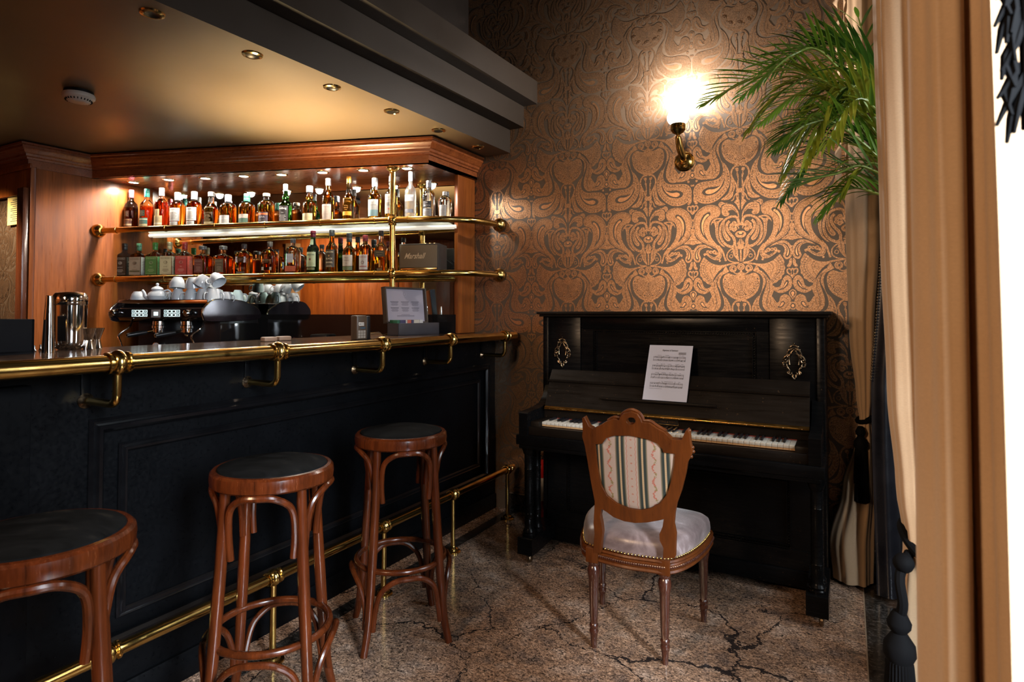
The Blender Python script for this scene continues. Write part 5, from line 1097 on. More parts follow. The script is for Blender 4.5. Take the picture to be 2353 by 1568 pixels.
# ------------------------------------------------------------------ bentwood bar stools
g = NG('stool_velvet'); a = g.noise(g.map(g.co(), (1, 2.2, 1)), 5, 4, 0.6, 1.0)
g.set(color=g.ramp(a, [(0.38, (0.0025, 0.0028, 0.003)), (0.60, (0.006, 0.0065, 0.007)), (0.74, (0.022, 0.020, 0.016))]), rough=0.8, spec=0.03, sheen=0.0); M['velvet_black'] = g.mat
def make_stool():
    root = bpy.data.objects.new('bar_stool', None); C.objects.link(root)
    L(MB().lathe([(0.150, 0.748), (0.180, 0.746), (0.187, 0.752), (0.189, 0.770), (0.187, 0.786), (0.180, 0.793), (0.170, 0.794), (0.160, 0.788), (0.150, 0.786)], 56), 'seat_ring', M['bentwood'], root)
    L(MB().lathe([(0, 0.775), (0.168, 0.775), (0.170, 0.788), (0.165, 0.7965), (0.140, 0.803), (0.08, 0.808), (0, 0.809)], 48), 'cushion', M['velvet_black'], root)
    Ls = []
    for k in range(4):
        a = k * PI / 2; c, s_ = math.cos(a), math.sin(a)
        P = spline([(0.158 * c, 0.158 * s_, 0.752), (0.165 * c, 0.165 * s_, 0.60), (0.184 * c, 0.184 * s_, 0.35), (0.206 * c, 0.206 * s_, 0.12), (0.234 * c, 0.234 * s_, 0.0)], 6)
        n = len(P); leg = L(MB().tube(P, [0.0185 - 0.004 * abs(i / (n - 1) * 2 - 0.9) for i in range(n)], 14), 'leg', M['bentwood'], root)
        MB_ = MB().tube([(P[-1].x, P[-1].y, 0.0), (P[-1].x, P[-1].y, -0.0)], 0.01, 6) if False else None
    L(MB().tube([(0.178 * math.cos(2 * PI * i / 56), 0.178 * math.sin(2 * PI * i / 56), 0.295) for i in range(56)], 0.0115, 12, closed=True), 'foot_ring', M['bentwood'], root)
    for k in range(4):
        a0 = k * PI / 2
        def pt(t, r, z): a = a0 + t; return (r * math.cos(a), r * math.sin(a), z)
        q = PI / 2
        up = spline([pt(0.13, .150, .545), pt(0.13, .158, .62), pt(0.22, .166, .695), pt(0.5, .178, .732), pt(q / 2, .181, .738), pt(q - .5, .178, .732), pt(q - .22, .166, .695), pt(q - .13, .158, .62), pt(q - .13, .150, .545)], 5)
        L(MB().tube(up, 0.0105, 10), 'upper_arch', M['bentwood'], root)
        lo = spline([pt(0.10, .206, .085), pt(0.12, .198, .15), pt(0.24, .200, .225), pt(0.5, .200, .268), pt(q / 2, .198, .276), pt(q - .5, .200, .268), pt(q - .24, .200, .225), pt(q - .12, .198, .15), pt(q - .10, .206, .085)], 5)
        L(MB().tube(lo, 0.0105, 10), 'lower_arch', M['bentwood'], root)
    return root
st = make_stool()
for i, (x, y, rz, lab) in enumerate(((-1.640, 2.035, 0.05, 'bentwood bar stool farthest along the bar, nearest the piano, pale worn patches on its seat'),
                                     (-1.640, 1.385, -0.16, 'middle of the three bentwood bar stools with black round seat'),
                                     (-1.590, 0.705, 0.30, 'bentwood bar stool nearest the camera, cut off at the lower left corner'))):
    o = st if i == 0 else copy_tree(st); o.location = (x, y, 0.0); o.scale = (1, 1, 1.028); o.rotation_euler = (0, 0, rz); tag(o, lab, 'bar stool', 'bentwood bar stools along the bar')

# ------------------------------------------------------------------ upright piano
PNO = thing('upright_piano', 'old black upright piano with open keyboard against the papered wall', 'piano', (-0.815, 3.2, 0))
def W(mb, name, mats, par=PNO, **k): return mb.build(name, mats, par, **k)
YP = 3.19
xl, xr = onY(1248.5, 780, YP).x, onY(1896, 900, YP).x
W(MB().box(xl, xl + 0.035, YP - 0.005, 3.565, 0.06, 1.285, 0, 0.004), 'side_panel', M['piano'])
W(MB().box(xr - 0.035, xr, YP - 0.005, 3.565, 0.06, 1.285, 0, 0.004), 'side_panel', M['piano'])
W(MB().box(xl + 0.035, xr - 0.035, 3.52, 3.56, 0.06, 1.285), 'back_board', M['piano'])
lx0, lx1 = onY(1232, 718, YP - 0.04).x, onY(1911, 718, YP - 0.04).x
W(MB().box(lx0, lx1, YP - 0.040, 3.575, 1.298, 1.314, 0, 0.005).box(lx0 + 0.012, lx1 - 0.012, YP - 0.028, 3.57, 1.285, 1.298, 0, 0.004), 'lid', M['piano_worn'])
# upper front: outer sections, sunk centre panel with beaded frame
xs1, xs2 = onY(1335, 760, YP).x, onY(1766, 760, YP).x
u = MB().box(xl + 0.035, xs1 - 0.003, YP, YP + 0.02, 0.62, 1.285, 0, 0.002).box(xs2 + 0.003, xr - 0.035, YP, YP + 0.02, 0.62, 1.285, 0, 0.002)
c0 = onY(1362, 757, YP); c1 = onY(1738, 761, YP)
u.box(xs1, xs2, YP + 0.004, YP + 0.02, c0.z, 1.285, 0, 0.002).box(xs1, c0.x, YP + 0.004, YP + 0.02, 0.62, c0.z, 0).box(c1.x, xs2, YP + 0.004, YP + 0.02, 0.62, c0.z, 0).box(c0.x, c1.x, YP + 0.014, YP + 0.02, 0.62, c0.z, 0)
W(u, 'upper_panel', M['piano'])
def beads(x0, x1, z0, z1, y, name, par=PNO, sides='tlr'):
    b = MB(); r = 0.0042; st_ = 0.0125
    def run(a, c):
        a, c = Vector(a), Vector(c); n = int((c - a).length / st_)
        for i in range(n + 1): b.ball(a + (c - a) * (i / n), r, 0, 6)
        b.sweep([a, c], rect(-0.009, -0.0055, -0.004, 0.004), up=(0, 1, 0)); b.sweep([a, c], rect(0.0055, 0.009, -0.004, 0.004), up=(0, 1, 0))
    if 't' in sides: run((x0, y, z1), (x1, y, z1))
    if 'b' in sides: run((x0, y, z0), (x1, y, z0))
    if 'l' in sides: run((x0, y, z0), (x0, y, z1))
    if 'r' in sides: run((x1, y, z0), (x1, y, z1))
    return W(b, name, M['piano'], par)
beads(c0.x + 0.012, c1.x - 0.012, 0.95, c0.z - 0.012, YP + 0.010, 'beaded_frame')
# cast ornaments
for px, py, h, seedy in ((1293.5, 808, 0.165, 1), (1825, 829, 0.165, 2)):
    c = onY(px, py, YP); o_ = MB(); s_ = h / 68.0; yy = YP - 0.006
    def q(x, z, d=0.0): return (c.x + x * s_, yy - d, c.z + z * s_)
    for sg in (1, -1):
        for path, r in (([(0, 22), (6, 14), (9, 2), (8, -8)], 1.0), ([(2, 24), (9, 20), (13, 12), (11, 6), (8, 8)], 1.3), ([(10, 12), (17, 6), (19, -2), (14, -4), (12, 0)], 1.4), ([(14, -4), (20, -5), (19, -11), (13, -11), (14, -7)], 1.2),
                        ([(13, -11), (10, -16), (8, -20), (9, -26), (4, -27), (4, -22)], 1.1), ([(0, 30), (5, 28), (7, 22), (3, 20)], 1.2), ([(0, -36), (3, -32), (2, -27)], 1.3), ([(9, -20), (12, -24), (8, -28)], 1.0), ([(4, 14), (9, 10), (13, 4)], 1.2)):
            o_.tube(spline([q(a * sg, b_, 0.003 * (i % 2)) for i, (a, b_) in enumerate(path)], 4), r * s_ * 1.15, 8)
        for a, b_ in ((0, 33), (10, 21), (16, 1), (19, -8), (5, -25), (0, -36), (12, -14), (7, 27)): o_.ball(q(a * sg, b_, 0.002), 2.0 * s_, 0, 8)
    W(o_, 'cast_ornament', M['bronze_dark'])
# cheeks, key bed, key slip
ax0, ax1 = onY(1192, 944, 2.86).x, onY(1886, 1010, 2.86).x
for a, b in ((ax0, ax0 + 0.050), (ax1 - 0.047, ax1)):
    o_ = MB(); out = [(2.862, 0.668), (2.862, 0.780), (2.872, 0.786), (3.02, 0.792), (3.10, 0.805), (3.150, 0.84), (3.188, 0.90), (3.188, 0.668)]
    o_.prism(out, b - a, Matrix(((0, 0, 1, a), (1, 0, 0, 0), (0, 1, 0, 0), (0, 0, 0, 1)))); W(o_, 'cheek', M['piano'])
W(MB().box(ax0 - 0.012, ax1 + 0.012, 2.850, 3.20, 0.618, 0.668, 0, 0.003).box(ax0 + 0.0, ax1, 2.858, 3.2, 0.596, 0.618, 0, 0.006), 'key_bed', M['piano'])
W(MB().box(ax0 + 0.050, ax1 - 0.047, 2.876, 2.898, 0.668, 0.712, 0, 0.002), 'key_slip', M['piano_worn'])
k0 = onY(1245, 970.7, 2.929); k1 = onY(1826.5, 1027.5, 2.929); KZ = 0.732; kw = (k1.x - k0.x) / 52
W(MB().box(ax0 + 0.050, k0.x - 0.002, 2.90, 3.06, 0.668, KZ + 0.004, 0, 0.003), 'key_block', M['piano_worn'])
W(MB().box(k1.x + 0.002, ax1 - 0.047, 2.90, 3.06, 0.668, KZ + 0.004, 0, 0.003), 'key_block', M['piano_worn'])
W(MB().box(k0.x, k1.x, 2.935, 3.08, 0.668, 0.700), 'key_frame', simple('raw_key_wood', (0.30, 0.16, 0.06), 0.6))
M['ivory'] = simple('ivory_key', (0.46, 0.43, 0.37), 0.25, noise_amt=0.06, scale=40); M['key_wood'] = simple('key_front_wood', (0.40, 0.24, 0.11), 0.5)
wk = MB().box(0.0005, kw - 0.0005, 0, 0.14, KZ - 0.013, KZ, 0, 0.0009).box(0.0005, kw - 0.0005, 0.002, 0.13, KZ - 0.022, KZ - 0.013, 1).build('white_key', [M['ivory'], M['key_wood']], PNO, world=False)
bk = MB().add([(0, 0.004, KZ), (0.0095, 0.004, KZ), (0.0095, 0.09, KZ), (0, 0.09, KZ), (0.0008, 0.010, KZ + 0.0105), (0.0087, 0.010, KZ + 0.0105), (0.0087, 0.09, KZ + 0.0105), (0.0008, 0.09, KZ + 0.0105)], [(0, 3, 2, 1), (4, 5, 6, 7), (0, 1, 5, 4), (1, 2, 6, 5), (2, 3, 7, 6), (3, 0, 4, 7)]).build('black_key', M['black_plastic'], PNO, world=False)
notes = ['A', 'B'] + list('CDEFGAB') * 7 + ['C']; pinv = PNO.location
for i, nm in enumerate(notes):
    o = wk if i == 0 else wk.copy()
    if i: C.objects.link(o)
    o.location = Vector((k0.x + i * kw, 2.930, 0)) - Vector((pinv.x, pinv.y, 0))
first = True
for i, nm in enumerate(notes[:-1]):
    if nm in 'ACDFG':
        o = bk if first else bk.copy()
        if not first: C.objects.link(o)
        first = False; o.location = Vector((k0.x + (i + 1) * kw - 0.00475, 2.974, 0)) - Vector((pinv.x, pinv.y, 0))
W(MB().box(k0.x - 0.0, k1.x, 3.060, 3.066, KZ - 0.01, KZ + 0.0025), 'red_felt', simple('red_felt', (0.22, 0.03, 0.02), 0.95))
# name board, brass hinge, fallboard folded open with ledge
W(MB().box(ax0 + 0.05, ax1 - 0.047, 3.066, 3.085, KZ + 0.002, 0.792), 'name_board', M['piano_worn'])
np_ = onY(1529, 975, 3.064); npl = MB().box(np_.x - 0.075, np_.x + 0.065, 3.063, 3.0655, 0.750, 0.778, 0)
for a, b, c_, d in ((-.075, .065, .750, .7512), (-.075, .065, .7768, .778), (-.075, -.0738, .750, .778), (.0638, .065, .750, .778)): npl.box(np_.x + a, np_.x + b, 3.0625, 3.0632, c_, d, 1)
vv, ff = text_geo('J.G.BETTING & SOHN', 0.0125); npl.add([(x + np_.x - 0.005, 3.0624, y + 0.764) for x, y in vv], ff, 1); W(npl, 'name_plate', [M['black_plastic'], M['brass']])
hx0, hx1 = onY(1252, 934, 3.035).x, onY(1860, 989, 3.035).x
h_ = MB(); fb = [(3.030, 0.788), (3.032, 0.803)]
h_.add([(hx0, 3.028, 0.7845), (hx1, 3.028, 0.7845), (hx1, 3.036, 0.8005), (hx0, 3.036, 0.8005)], [(0, 1, 2, 3)]); h_.tube([(hx0, 3.0275, 0.7925), (hx1, 3.0275, 0.7925)], 0.0022, 8)
for k in range(17): h_.lathe([(0.0028, 0), (0.002, 0.0012), (0, 0.0013)], 8, 1, align((hx0 + 0.03 + k * (hx1 - hx0 - .06) / 16, 3.0275 + 0.0015, 0.7885), (0, -0.9, 0.3)))
W(h_, 'brass_hinge', [M['brass'], M['bronze_dark']], fix=False)
fo = [(3.037, 0.800), (3.092, 0.924), (3.083, 0.929), (3.082, 0.937), (3.094, 0.940), (3.128, 0.988), (3.134, 0.992), (3.142, 0.990), (3.110, 0.925), (3.056, 0.796)]
W(MB().prism(fo, hx1 - hx0, Matrix(((0, 0, 1, hx0), (1, 0, 0, 0), (0, 1, 0, 0), (0, 0, 0, 1)))), 'fallboard', M['piano_worn'])
la, lb = onY(1381, 912, 3.055), onY(1646, 936, 3.055); zl = (la.z + lb.z) / 2
W(MB().box(la.x, lb.x, 3.042, 3.075, zl - 0.008, zl + 0.004, 0, 0.003), 'music_ledge', M['piano_worn'])
# sheet music leaning on the fallboard
q0, q1 = onP(1476, 917, (0, 3.050, zl + .004), (0, 1, 0)), onP(1577, 922, (0, 3.05, zl + .004), (0, 1, 0)); q2, q3 = onY(1585, 794, 3.15), onY(1489, 790, 3.15)
sx = (q1 - q0).length; hgt = 0.288; ux = (q1 - q0).normalized(); ux.z = 0; upv = ((q3 + q2) / 2 - (q0 + q1) / 2); upv = (upv - ux * upv.dot(ux)).normalized(); nv = ux.cross(upv)
hgt = ((q3 + q2) / 2 - (q0 + q1) / 2).length
q0.z = zl + 0.0075
shm = MB(); fr_ = lambda x, y, o_=0: q0 + ux * (x * sx) + upv * (y * hgt) + nv * o_ + ux * (0.012 * y)
def quad(x0, x1, y0, y1, mi, o_): shm.add([fr_(x0, y0, o_), fr_(x1, y0, o_), fr_(x1, y1, o_), fr_(x0, y1, o_)], [(0, 1, 2, 3)], mi)
quad(0, 1, 0, 1, 0, 0); quad(0.006, 1.006, 0.002, 1.0, 0, -0.0008)
random.seed(3)
for s4 in range(4):
    yb = 0.79 - s4 * 0.158
    for st2 in range(2):
        for l5 in range(5): quad(0.13, 0.87, yb - st2 * 0.055 - l5 * 0.0065, yb - st2 * 0.055 - l5 * 0.0065 + 0.0016, 1, 0.0006)
    for b in range(5): x = 0.13 + b * 0.185; quad(x - 0.002, x + 0.002, yb - 0.083, yb, 1, 0.0007)
    for n_ in range(26):
        x = 0.17 + n_ * 0.027 + random.uniform(-.006, .006); y = yb - random.choice((0, 0.055)) - random.uniform(0, 0.026); quad(x, x + 0.014, y - 0.004, y + 0.004, 1, 0.0008); quad(x + 0.011, x + 0.0135, y, y + 0.022, 1, 0.0008)
    for n_ in range(10): x = 0.2 + random.uniform(0, .6); quad(x, x + random.uniform(.02, .06), yb + 0.02, yb + 0.0235, 1, 0.0008)
vv, ff = text_geo("Hymne à l'amour", 0.0115, bold=0.02); shm.add([fr_(0.5 + x / sx, 0.905 + y / hgt, 0.0008) for x, y in vv], ff, 1)
for k in range(4): quad(0.70, 0.87, 0.868 - k * 0.011, 0.8725 - k * 0.011, 1, 0.0008)
quad(0.12, 0.42, 0.205, 0.208, 1, 0.0008)
tag(shm.build('sheet_music', [M['paper'], M['ink']], None, fix=False), 'white printed sheet of music propped on the piano ledge', 'sheet music')
# lower case, beaded panel, base board
YL = 3.165
W(MB().box(xl + 0.035, xr - 0.035, YL + 0.01, YL + 0.03, 0.11, 0.60, 0).box(xl + 0.035, xr - 0.035, YL, YL + 0.01, 0.11, 0.20, 0), 'lower_panel', M['piano'])
b0 = onY(1307, 1170, YL); b1 = onY(1813, 1260, YL); b2 = onY(1814, 1105, YL)
beads(b0.x, b1.x, (b0.z + b1.z) / 2, b2.z, YL + 0.006, 'beaded_frame', sides='tblr')
W(MB().box(xl + 0.03, xr - 0.03, YL - 0.012, 3.5, 0.035, 0.112, 0, 0.004), 'base_board', M['piano'])
# pairs of turned columns on feet with casters
for cx, sg in ((ax0 + 0.032, 1), (ax1 - 0.022, -1)):
    for cy in (2.915, 3.005):
        W(MB().lathe([(0, .132), (.034, .132), (.034, .142), (.030, .147), (.033, .156), (.027, .166), (.0235, .172), (.0235, .245), (.0255, .249), (.0235, .253), (.0235, .478), (.0255, .482), (.0235, .486), (.0235, .556), (.028, .562), (.031, .572), (.036, .586), (.038, .596), (0, .596)], 24, 0, T(cx, cy, 0)), 'leg_column', M['piano'])
    f_ = MB(); out = [(2.865, 0.045), (2.865, 0.128), (2.870, 0.132), (3.05, 0.132), (3.16, 0.15), (3.16, 0.06), (2.95, 0.045)]
    f_.prism(out, 0.085, Matrix(((0, 0, 1, cx - 0.0425), (1, 0, 0, 0), (0, 1, 0, 0), (0, 0, 0, 1)))); W(f_, 'foot', M['piano'])
    W(MB().lathe([(0, -0.009), (0.018, -0.009), (0.0215, -0.005), (0.0215, 0.005), (0.018, 0.009), (0, 0.009)], 20, 0, T(cx + 0.015, 2.90, 0.0218) @ R(PI / 2, 'Y')).tube([(cx + 0.015, 2.90, 0.022), (cx + 0.01, 2.915, 0.05)], 0.007, 8), 'caster', M['bronze_dark'])
# fire extinguisher behind the left piano leg
p = onY(1240, 1200, 3.44); p.z = 0
fe = thing('fire_extinguisher', 'red fire extinguisher half hidden behind the left piano leg', 'fire extinguisher', (p.x, 3.47, 0))
red_ = simple('extinguisher_red', (0.42, 0.012, 0.010), 0.25, coat=0.5)
W(MB().lathe([(0, .003), (.050, .003), (.054, .012), (.055, .03), (.055, .33), (.052, .355), (.040, .38), (.022, .395), (0, .397)], 28, 0, T(p.x, 3.47, 0)), 'cylinder', red_, fe)
W(MB().grid(lambda u_, v_: (p.x - 0.0558 * math.cos(1.3 + u_ * 1.6), 3.47 - 0.0558 * math.sin(1.3 + u_ * 1.6), 0.15 + 0.14 * v_), 10, 2), 'label', M['white_plastic'], fe)
W(MB().lathe([(0, .395), (.016, .395), (.016, .42), (.011, .425), (0, .43)], 16, 0, T(p.x, 3.47, 0)).box(p.x - 0.008, p.x + 0.008, 3.40, 3.50, 0.425, 0.435, 0, .002).box(p.x - 0.008, p.x + 0.008, 3.39, 3.49, 0.447, 0.455, 0, .002), 'valve', M['bronze_dark'], fe)
W(MB().tube([(p.x + 0.02 + 0.014 * math.cos(2 * PI * k / 16), 3.45, 0.418 + 0.012 * math.sin(2 * PI * k / 16)) for k in range(16)], 0.0018, 6, closed=True), 'pull_ring', M['steel_warm'], fe)

# ------------------------------------------------------------------ upholstered side chair seen from behind
CH = thing('side_chair', 'antique carved wooden chair with striped back and silvery velvet seat at the piano', 'chair', (-0.76, 2.47, 0))
def K(mb, name, mats, par=CH, **k): return mb.build(name, mats, par, **k)
RL, RR_, FR, FL = Vector((-.889, 2.292, 0)), Vector((-.614, 2.310, 0)), Vector((-.552, 2.70, 0)), Vector((-.985, 2.645, 0))
outl = [(-.918, 2.300), (-.84, 2.282), (-.755, 2.274), (-.67, 2.284), (-.592, 2.306), (-.545, 2.40), (-.521, 2.52), (-.515, 2.63), (-.525, 2.705), (-.60, 2.735), (-.76, 2.742), (-.92, 2.712), (-1.010, 2.665), (-1.018, 2.58), (-.998, 2.46), (-.955, 2.35)]
SO = spline([(a, b, 0) for a, b in outl], 5, True); cenS = Vector((-.762, 2.49, 0))
def ringz(s_, z, dz=0.0): return [(cenS + (p - cenS) * s_) + Vector((0, 0, z)) for p in SO]
sec = [(-.020, .336), (.004, .336), (.009, .342), (.005, .349), (.008, .355), (.008, .370), (.004, .375), (.009, .381), (.006, .388), (-.020, .388)]
K(MB().sweep([p + Vector((0, 0, 0)) for p in SO], sec, closed=True), 'seat_rail', M['chairwood'])
cv = MB()
for i in range(0, len(SO)):
    for f_ in (0.0, 0.5):
        a, b = SO[i], SO[(i + 1) % len(SO)]; p = a + (b - a) * f_; nrm = (p - cenS).normalized(); cv.ball(p + nrm * 0.0085 + Vector((0, 0, .3625)), 0.0058, 0, 6)
K(cv, 'carved_frieze', M['chairleg'])
cm = MB(); rings = [(1.0 - .03, .386), (1.0 - .012, .392), (1.0 - .008, .405), (1.0 - .015, .425), (.965, .443), (.90, .457), (.78, .467), (.55, .476), (.3, .480)]
vs = []; n = len(SO)
for s_, z in rings: vs += ringz(s_, z)
vs.append(cenS + Vector((0, 0, .481))); fs = [(j * n + i, j * n + (i + 1) % n, (j + 1) * n + (i + 1) % n, (j + 1) * n + i) for j in range(len(rings) - 1) for i in range(n)] + [((len(rings) - 1) * n + i, (len(rings) - 1) * n + (i + 1) % n, len(vs) - 1) for i in range(n)]
cm.add(vs, fs)
g = NG('silver_velvet'); a = g.noise(g.map(g.co(), (1, 1.8, 1), (0, 0, 0), (0, 0, .6)), 7, 5, 0.65, 1.2); b = g.noise(g.map(g.co(), (120, 20, 20)), 2, 3)
g.set(color=g.ramp(a, [(0.35, (0.08, 0.050, 0.046)), (0.55, (0.16, 0.112, 0.105)), (0.7, (0.30, 0.235, 0.23))]), rough=g.ramp(b, [(0.3, 0.30), (0.7, 0.42)]), sheen=0.25, spec=0.7); g.bump(g.noise(g.co(), 14, 3), 0.35, 0.004)
K(cm, 'seat_cushion', g.mat, angle=60)
# brass nails round the seat edge
nl = MB().ball((0, 0, 0), 0.0045, 0, 8).build('nail', M['brass'], CH, world=False); L0 = CH.location; first = True; acc = 0
pts_ = [cenS + (p - cenS) * 0.992 + Vector((0, 0, .3925)) for p in SO]; tot = 0; last = pts_[0]; nails = []
for p in pts_[1:] + pts_[:1]:
    d = (p - last).length; 
    while acc + d >= 0.0135:
        t = (0.0135 - acc) / d; last = last + (p - last) * t; nails.append(last.copy()); d = (p - last).length; acc = 0
    acc += d; last = p
nails = [p for p in nails if p.y < 2.66][:92]
for p in nails:
    o = nl if first else nl.copy()
    if not first: C.objects.link(o)
    first = False; o.location = p - L0
# legs: turned, fluted
def legm(p, h=0.336):
    return MB().lathe([(0, 0), (.0105, 0), (.0125, .03), (.0135, .045), (.0165, .056), (.0185, .064), (.0150, .074), (.0175, .082), (.0175, .088), (.0135, .094), (.0160, .12), (.0195, .255), (.0205, .268), (.0240, .285), (.0245, .300), (.0215, .312), (.0180, .318), (.0225, .326), (.0225, .337), (0, .337)], 32, 0, T(p.x, p.y, 0), flute=8, fd=0.16, fr=(.10, .262))
for p in (RL, RR_, FR, FL):
    lg = K(legm(p), 'leg', M['chairleg'])
    K(MB().box(p.x - .024, p.x + .024, p.y - .026, p.y + .022, .334, .392, 0, .003), 'corner_block', M['chairwood'], lg)
# back frame traced in its own tilted plane
PB, NB = Vector((-.75, 2.264, .385)), Vector((0, 0.555, 0.072)).normalized()
uB = Vector((1, 0, 0)); vB = NB.cross(uB); vB = vB if vB.z > 0 else -vB
def cp(pts):
    out = []
    for x, y in pts:
        p = onP(1320 + x / 2.572, 920 + y / 2.572, PB, NB) - PB; out.append((p.dot(uB), p.dot(vB)))
    return out
def sp2(pts, n=3, closed=True): return [tuple(p)[:2] for p in spline([(a, b, 0) for a, b in pts], n, closed)]
outer = cp([(112,905),(113,850),(118,790),(112,730),(115,680),(119,600),(96,480),(76,360),(60,270),(45,215),(48,180),(45,107),(58,100),(70,125),(85,155),(110,170),(150,150),(182,130),(230,110),(262,120),(270,100),(288,80),(330,68),(372,84),(390,110),(397,132),(440,136),(482,165),(530,190),(572,232),(632,236),(656,182),(670,172),(680,200),(685,260),(697,310),(680,350),(666,372),(655,440),(630,540),(601,620),(590,680),(585,740),(597,800),(595,850),(593,935),(522,937),(525,875),(503,830),(501,795),(520,750),(527,705),(500,712),(430,724),(360,727),(290,716),(230,692),(184,658),(160,645),(151,690),(160,735),(166,785),(158,840),(156,905)])
hole = cp([(122,262),(163,258),(188,224),(235,211),(330,211),(430,232),(490,257),(517,288),(524,310),(594,318),(588,390),(573,470),(548,555),(508,607),(450,640),(390,651),(320,641),(250,612),(192,566),(157,500),(136,400)])
eye = cp([(305 + 28 + 27 * math.cos(2 * PI * k / 16), 124 + 21 * math.sin(2 * PI * k / 16)) for k in range(16)])
MB_ = Matrix(((uB.x, vB.x, NB.x, PB.x), (uB.y, vB.y, NB.y, PB.y), (uB.z, vB.z, NB.z, PB.z), (0, 0, 0, 1)))
bfr = K(MB().prism(outer, 0.026, MB_, holes=[hole, eye]), 'back_frame', M['chairwood'], angle=30)
md_ = bfr.modifiers.new('soft_edge', 'BEVEL'); md_.width = 0.0035; md_.segments = 3; md_.limit_method = 'ANGLE'; md_.angle_limit = math.radians(50)
# carved crest details on the front edge and shoulder finials
cr_ = MB()
def cB(x, y, d): p = cp([(x, y)])[0]; return MB_ @ Vector((p[0], p[1], d))
cr_.tube(spline([cB(x, y, .018) for x, y in ((190, 128), (228, 108), (262, 112), (270, 96), (292, 76), (330, 64), (370, 80), (392, 106), (402, 128), (440, 132), (484, 162), (535, 190))], 5), 0.0065, 8)
for x, y in ((52, 118), (66, 150), (84, 165), (58, 190), (672, 190), (690, 290), (694, 315), (682, 345), (668, 215), (333, 150)): cr_.ball(cB(x, y, .02), 0.0072, 0, 8)
K(cr_, 'carving', M['chairwood'], bfr)
# striped tapestry panel
g = NG('striped_tapestry'); v = g.co(); X_, Y_, Z_ = g.xyz(v)
u0 = cp([(136, 400)])[0][0] + PB.x - CH.location.x; u1 = cp([(588, 400)])[0][0] + PB.x - CH.location.x
uu = g.m('DIVIDE', g.m('SUBTRACT', X_, u0), (u1 - u0) / 3.45)         # stripe units
ph = g.m('FRACT', g.m('ADD', uu, -0.08)); dc = g.m('ABSOLUTE', g.m('SUBTRACT', ph, 0.0)); dd2 = g.m('MINIMUM', ph, g.m('SUBTRACT', 1.0, ph))  # distance from dark band centre
base = g.ramp(dd2, [(0.035, (0.31, 0.21, 0.11)), (0.05, (0.006, 0.012, 0.010)), (0.15, (0.015, 0.020, 0.013)), (0.21, (0.16, 0.12, 0.07)), (0.235, (0.28, 0.205, 0.16))])
idx_ = g.m('FLOOR', g.m('ADD', uu, -0.08)); odd = g.m('GREATER_THAN', g.m('ABSOLUTE', g.m('SUBTRACT', idx_, 1.0)), 0.5)   # floral stripes either side of the middle one
wz = g.m('SINE', g.m('MULTIPLY', Z_, 125.0)); c_ = g.m('SUBTRACT', ph, 0.5)
vine = g.m('LESS_THAN', g.m('ABSOLUTE', g.m('SUBTRACT', c_, g.m('MULTIPLY', wz, 0.07))), g.ramp(g.noise(v, 160, 3, .7), [(0.40, 0.0), (0.62, 0.085)]))
red1 = g.m('MULTIPLY', vine, odd)
wz2 = g.m('MULTIPLY', g.m('SINE', g.m('MULTIPLY', Z_, 330.0)), 0.014)
wav = g.m('LESS_THAN', g.m('ABSOLUTE', g.m('SUBTRACT', g.m('ABSOLUTE', g.m('ADD', c_, wz2)), 0.20)), 0.016)
fz = g.m('SUBTRACT', g.m('FRACT', g.m('MULTIPLY', Z_, 34.0)), 0.5); az_ = g.m('ABSOLUTE', fz)
sprig = g.m('LESS_THAN', g.m('ADD', g.m('MULTIPLY', g.m('ABSOLUTE', g.m('SUBTRACT', g.m('ABSOLUTE', c_), g.m('MULTIPLY', fz, 0.12))), 2.2), az_), 0.13)
red2 = g.m('MULTIPLY', g.m('MAXIMUM', wav, sprig), g.m('SUBTRACT', 1.0, odd))
col = g.mix(g.m('MULTIPLY', red1, 0.85), base, (0.26, 0.055, 0.028)); grn = g.m('MULTIPLY', red1, g.m('GREATER_THAN', wz, 0.45)); col = g.mix(g.m('MULTIPLY', grn, 0.8), col, (0.13, 0.12, 0.04))
col = g.mix(g.m('MULTIPLY', red2, 0.8), col, (0.26, 0.085, 0.05))
bead = g.m('MULTIPLY', g.m('LESS_THAN', dd2, 0.035), g.m('GREATER_THAN', g.m('SINE', g.m('MULTIPLY', Z_, 900.0)), 0.3)); col = g.mix(g.m('MULTIPLY', bead, 0.5), col, (0.25, 0.14, 0.07))
g.set(color=col, rough=0.85); g.bump(g.noise(v, 400, 2), 0.25, 0.0008); M['tapestry'] = g.mat
h2 = [(a * 1.03, b * 1.0) for a, b in hole]; cxh = sum(a for a, b in hole) / len(hole); cyh = sum(b for a, b in hole) / len(hole)
ph_ = MB(); vs = []; S3 = [(1.05, 0.016), (1.0, 0.009), (0.9, 0.006), (0.6, 0.003), (0.3, 0.002)]
H2 = sp2(hole, 3); n = len(H2)
for s_, d in S3: vs += [MB_ @ Vector((cxh + (a - cxh) * s_, cyh + (b - cyh) * s_, d)) for a, b in H2]
vs.append(MB_ @ Vector((cxh, cyh, 0.002))); ph_.add(vs, [(j * n + i, j * n + (i + 1) % n, (j + 1) * n + (i + 1) % n, (j + 1) * n + i) for j in range(len(S3) - 1) for i in range(n)] + [((len(S3) - 1) * n + i, (len(S3) - 1) * n + (i + 1) % n, len(vs) - 1) for i in range(n)])
b_ = len(ph_.v); ph_.v += [tuple(MB_ @ Vector((a, b, 0.030 + 0.012))) for a, b in H2]; ph_.f.append(tuple(range(b_, b_ + n))); ph_.m.append(0)
K(ph_, 'back_upholstery', M['tapestry'], angle=60)
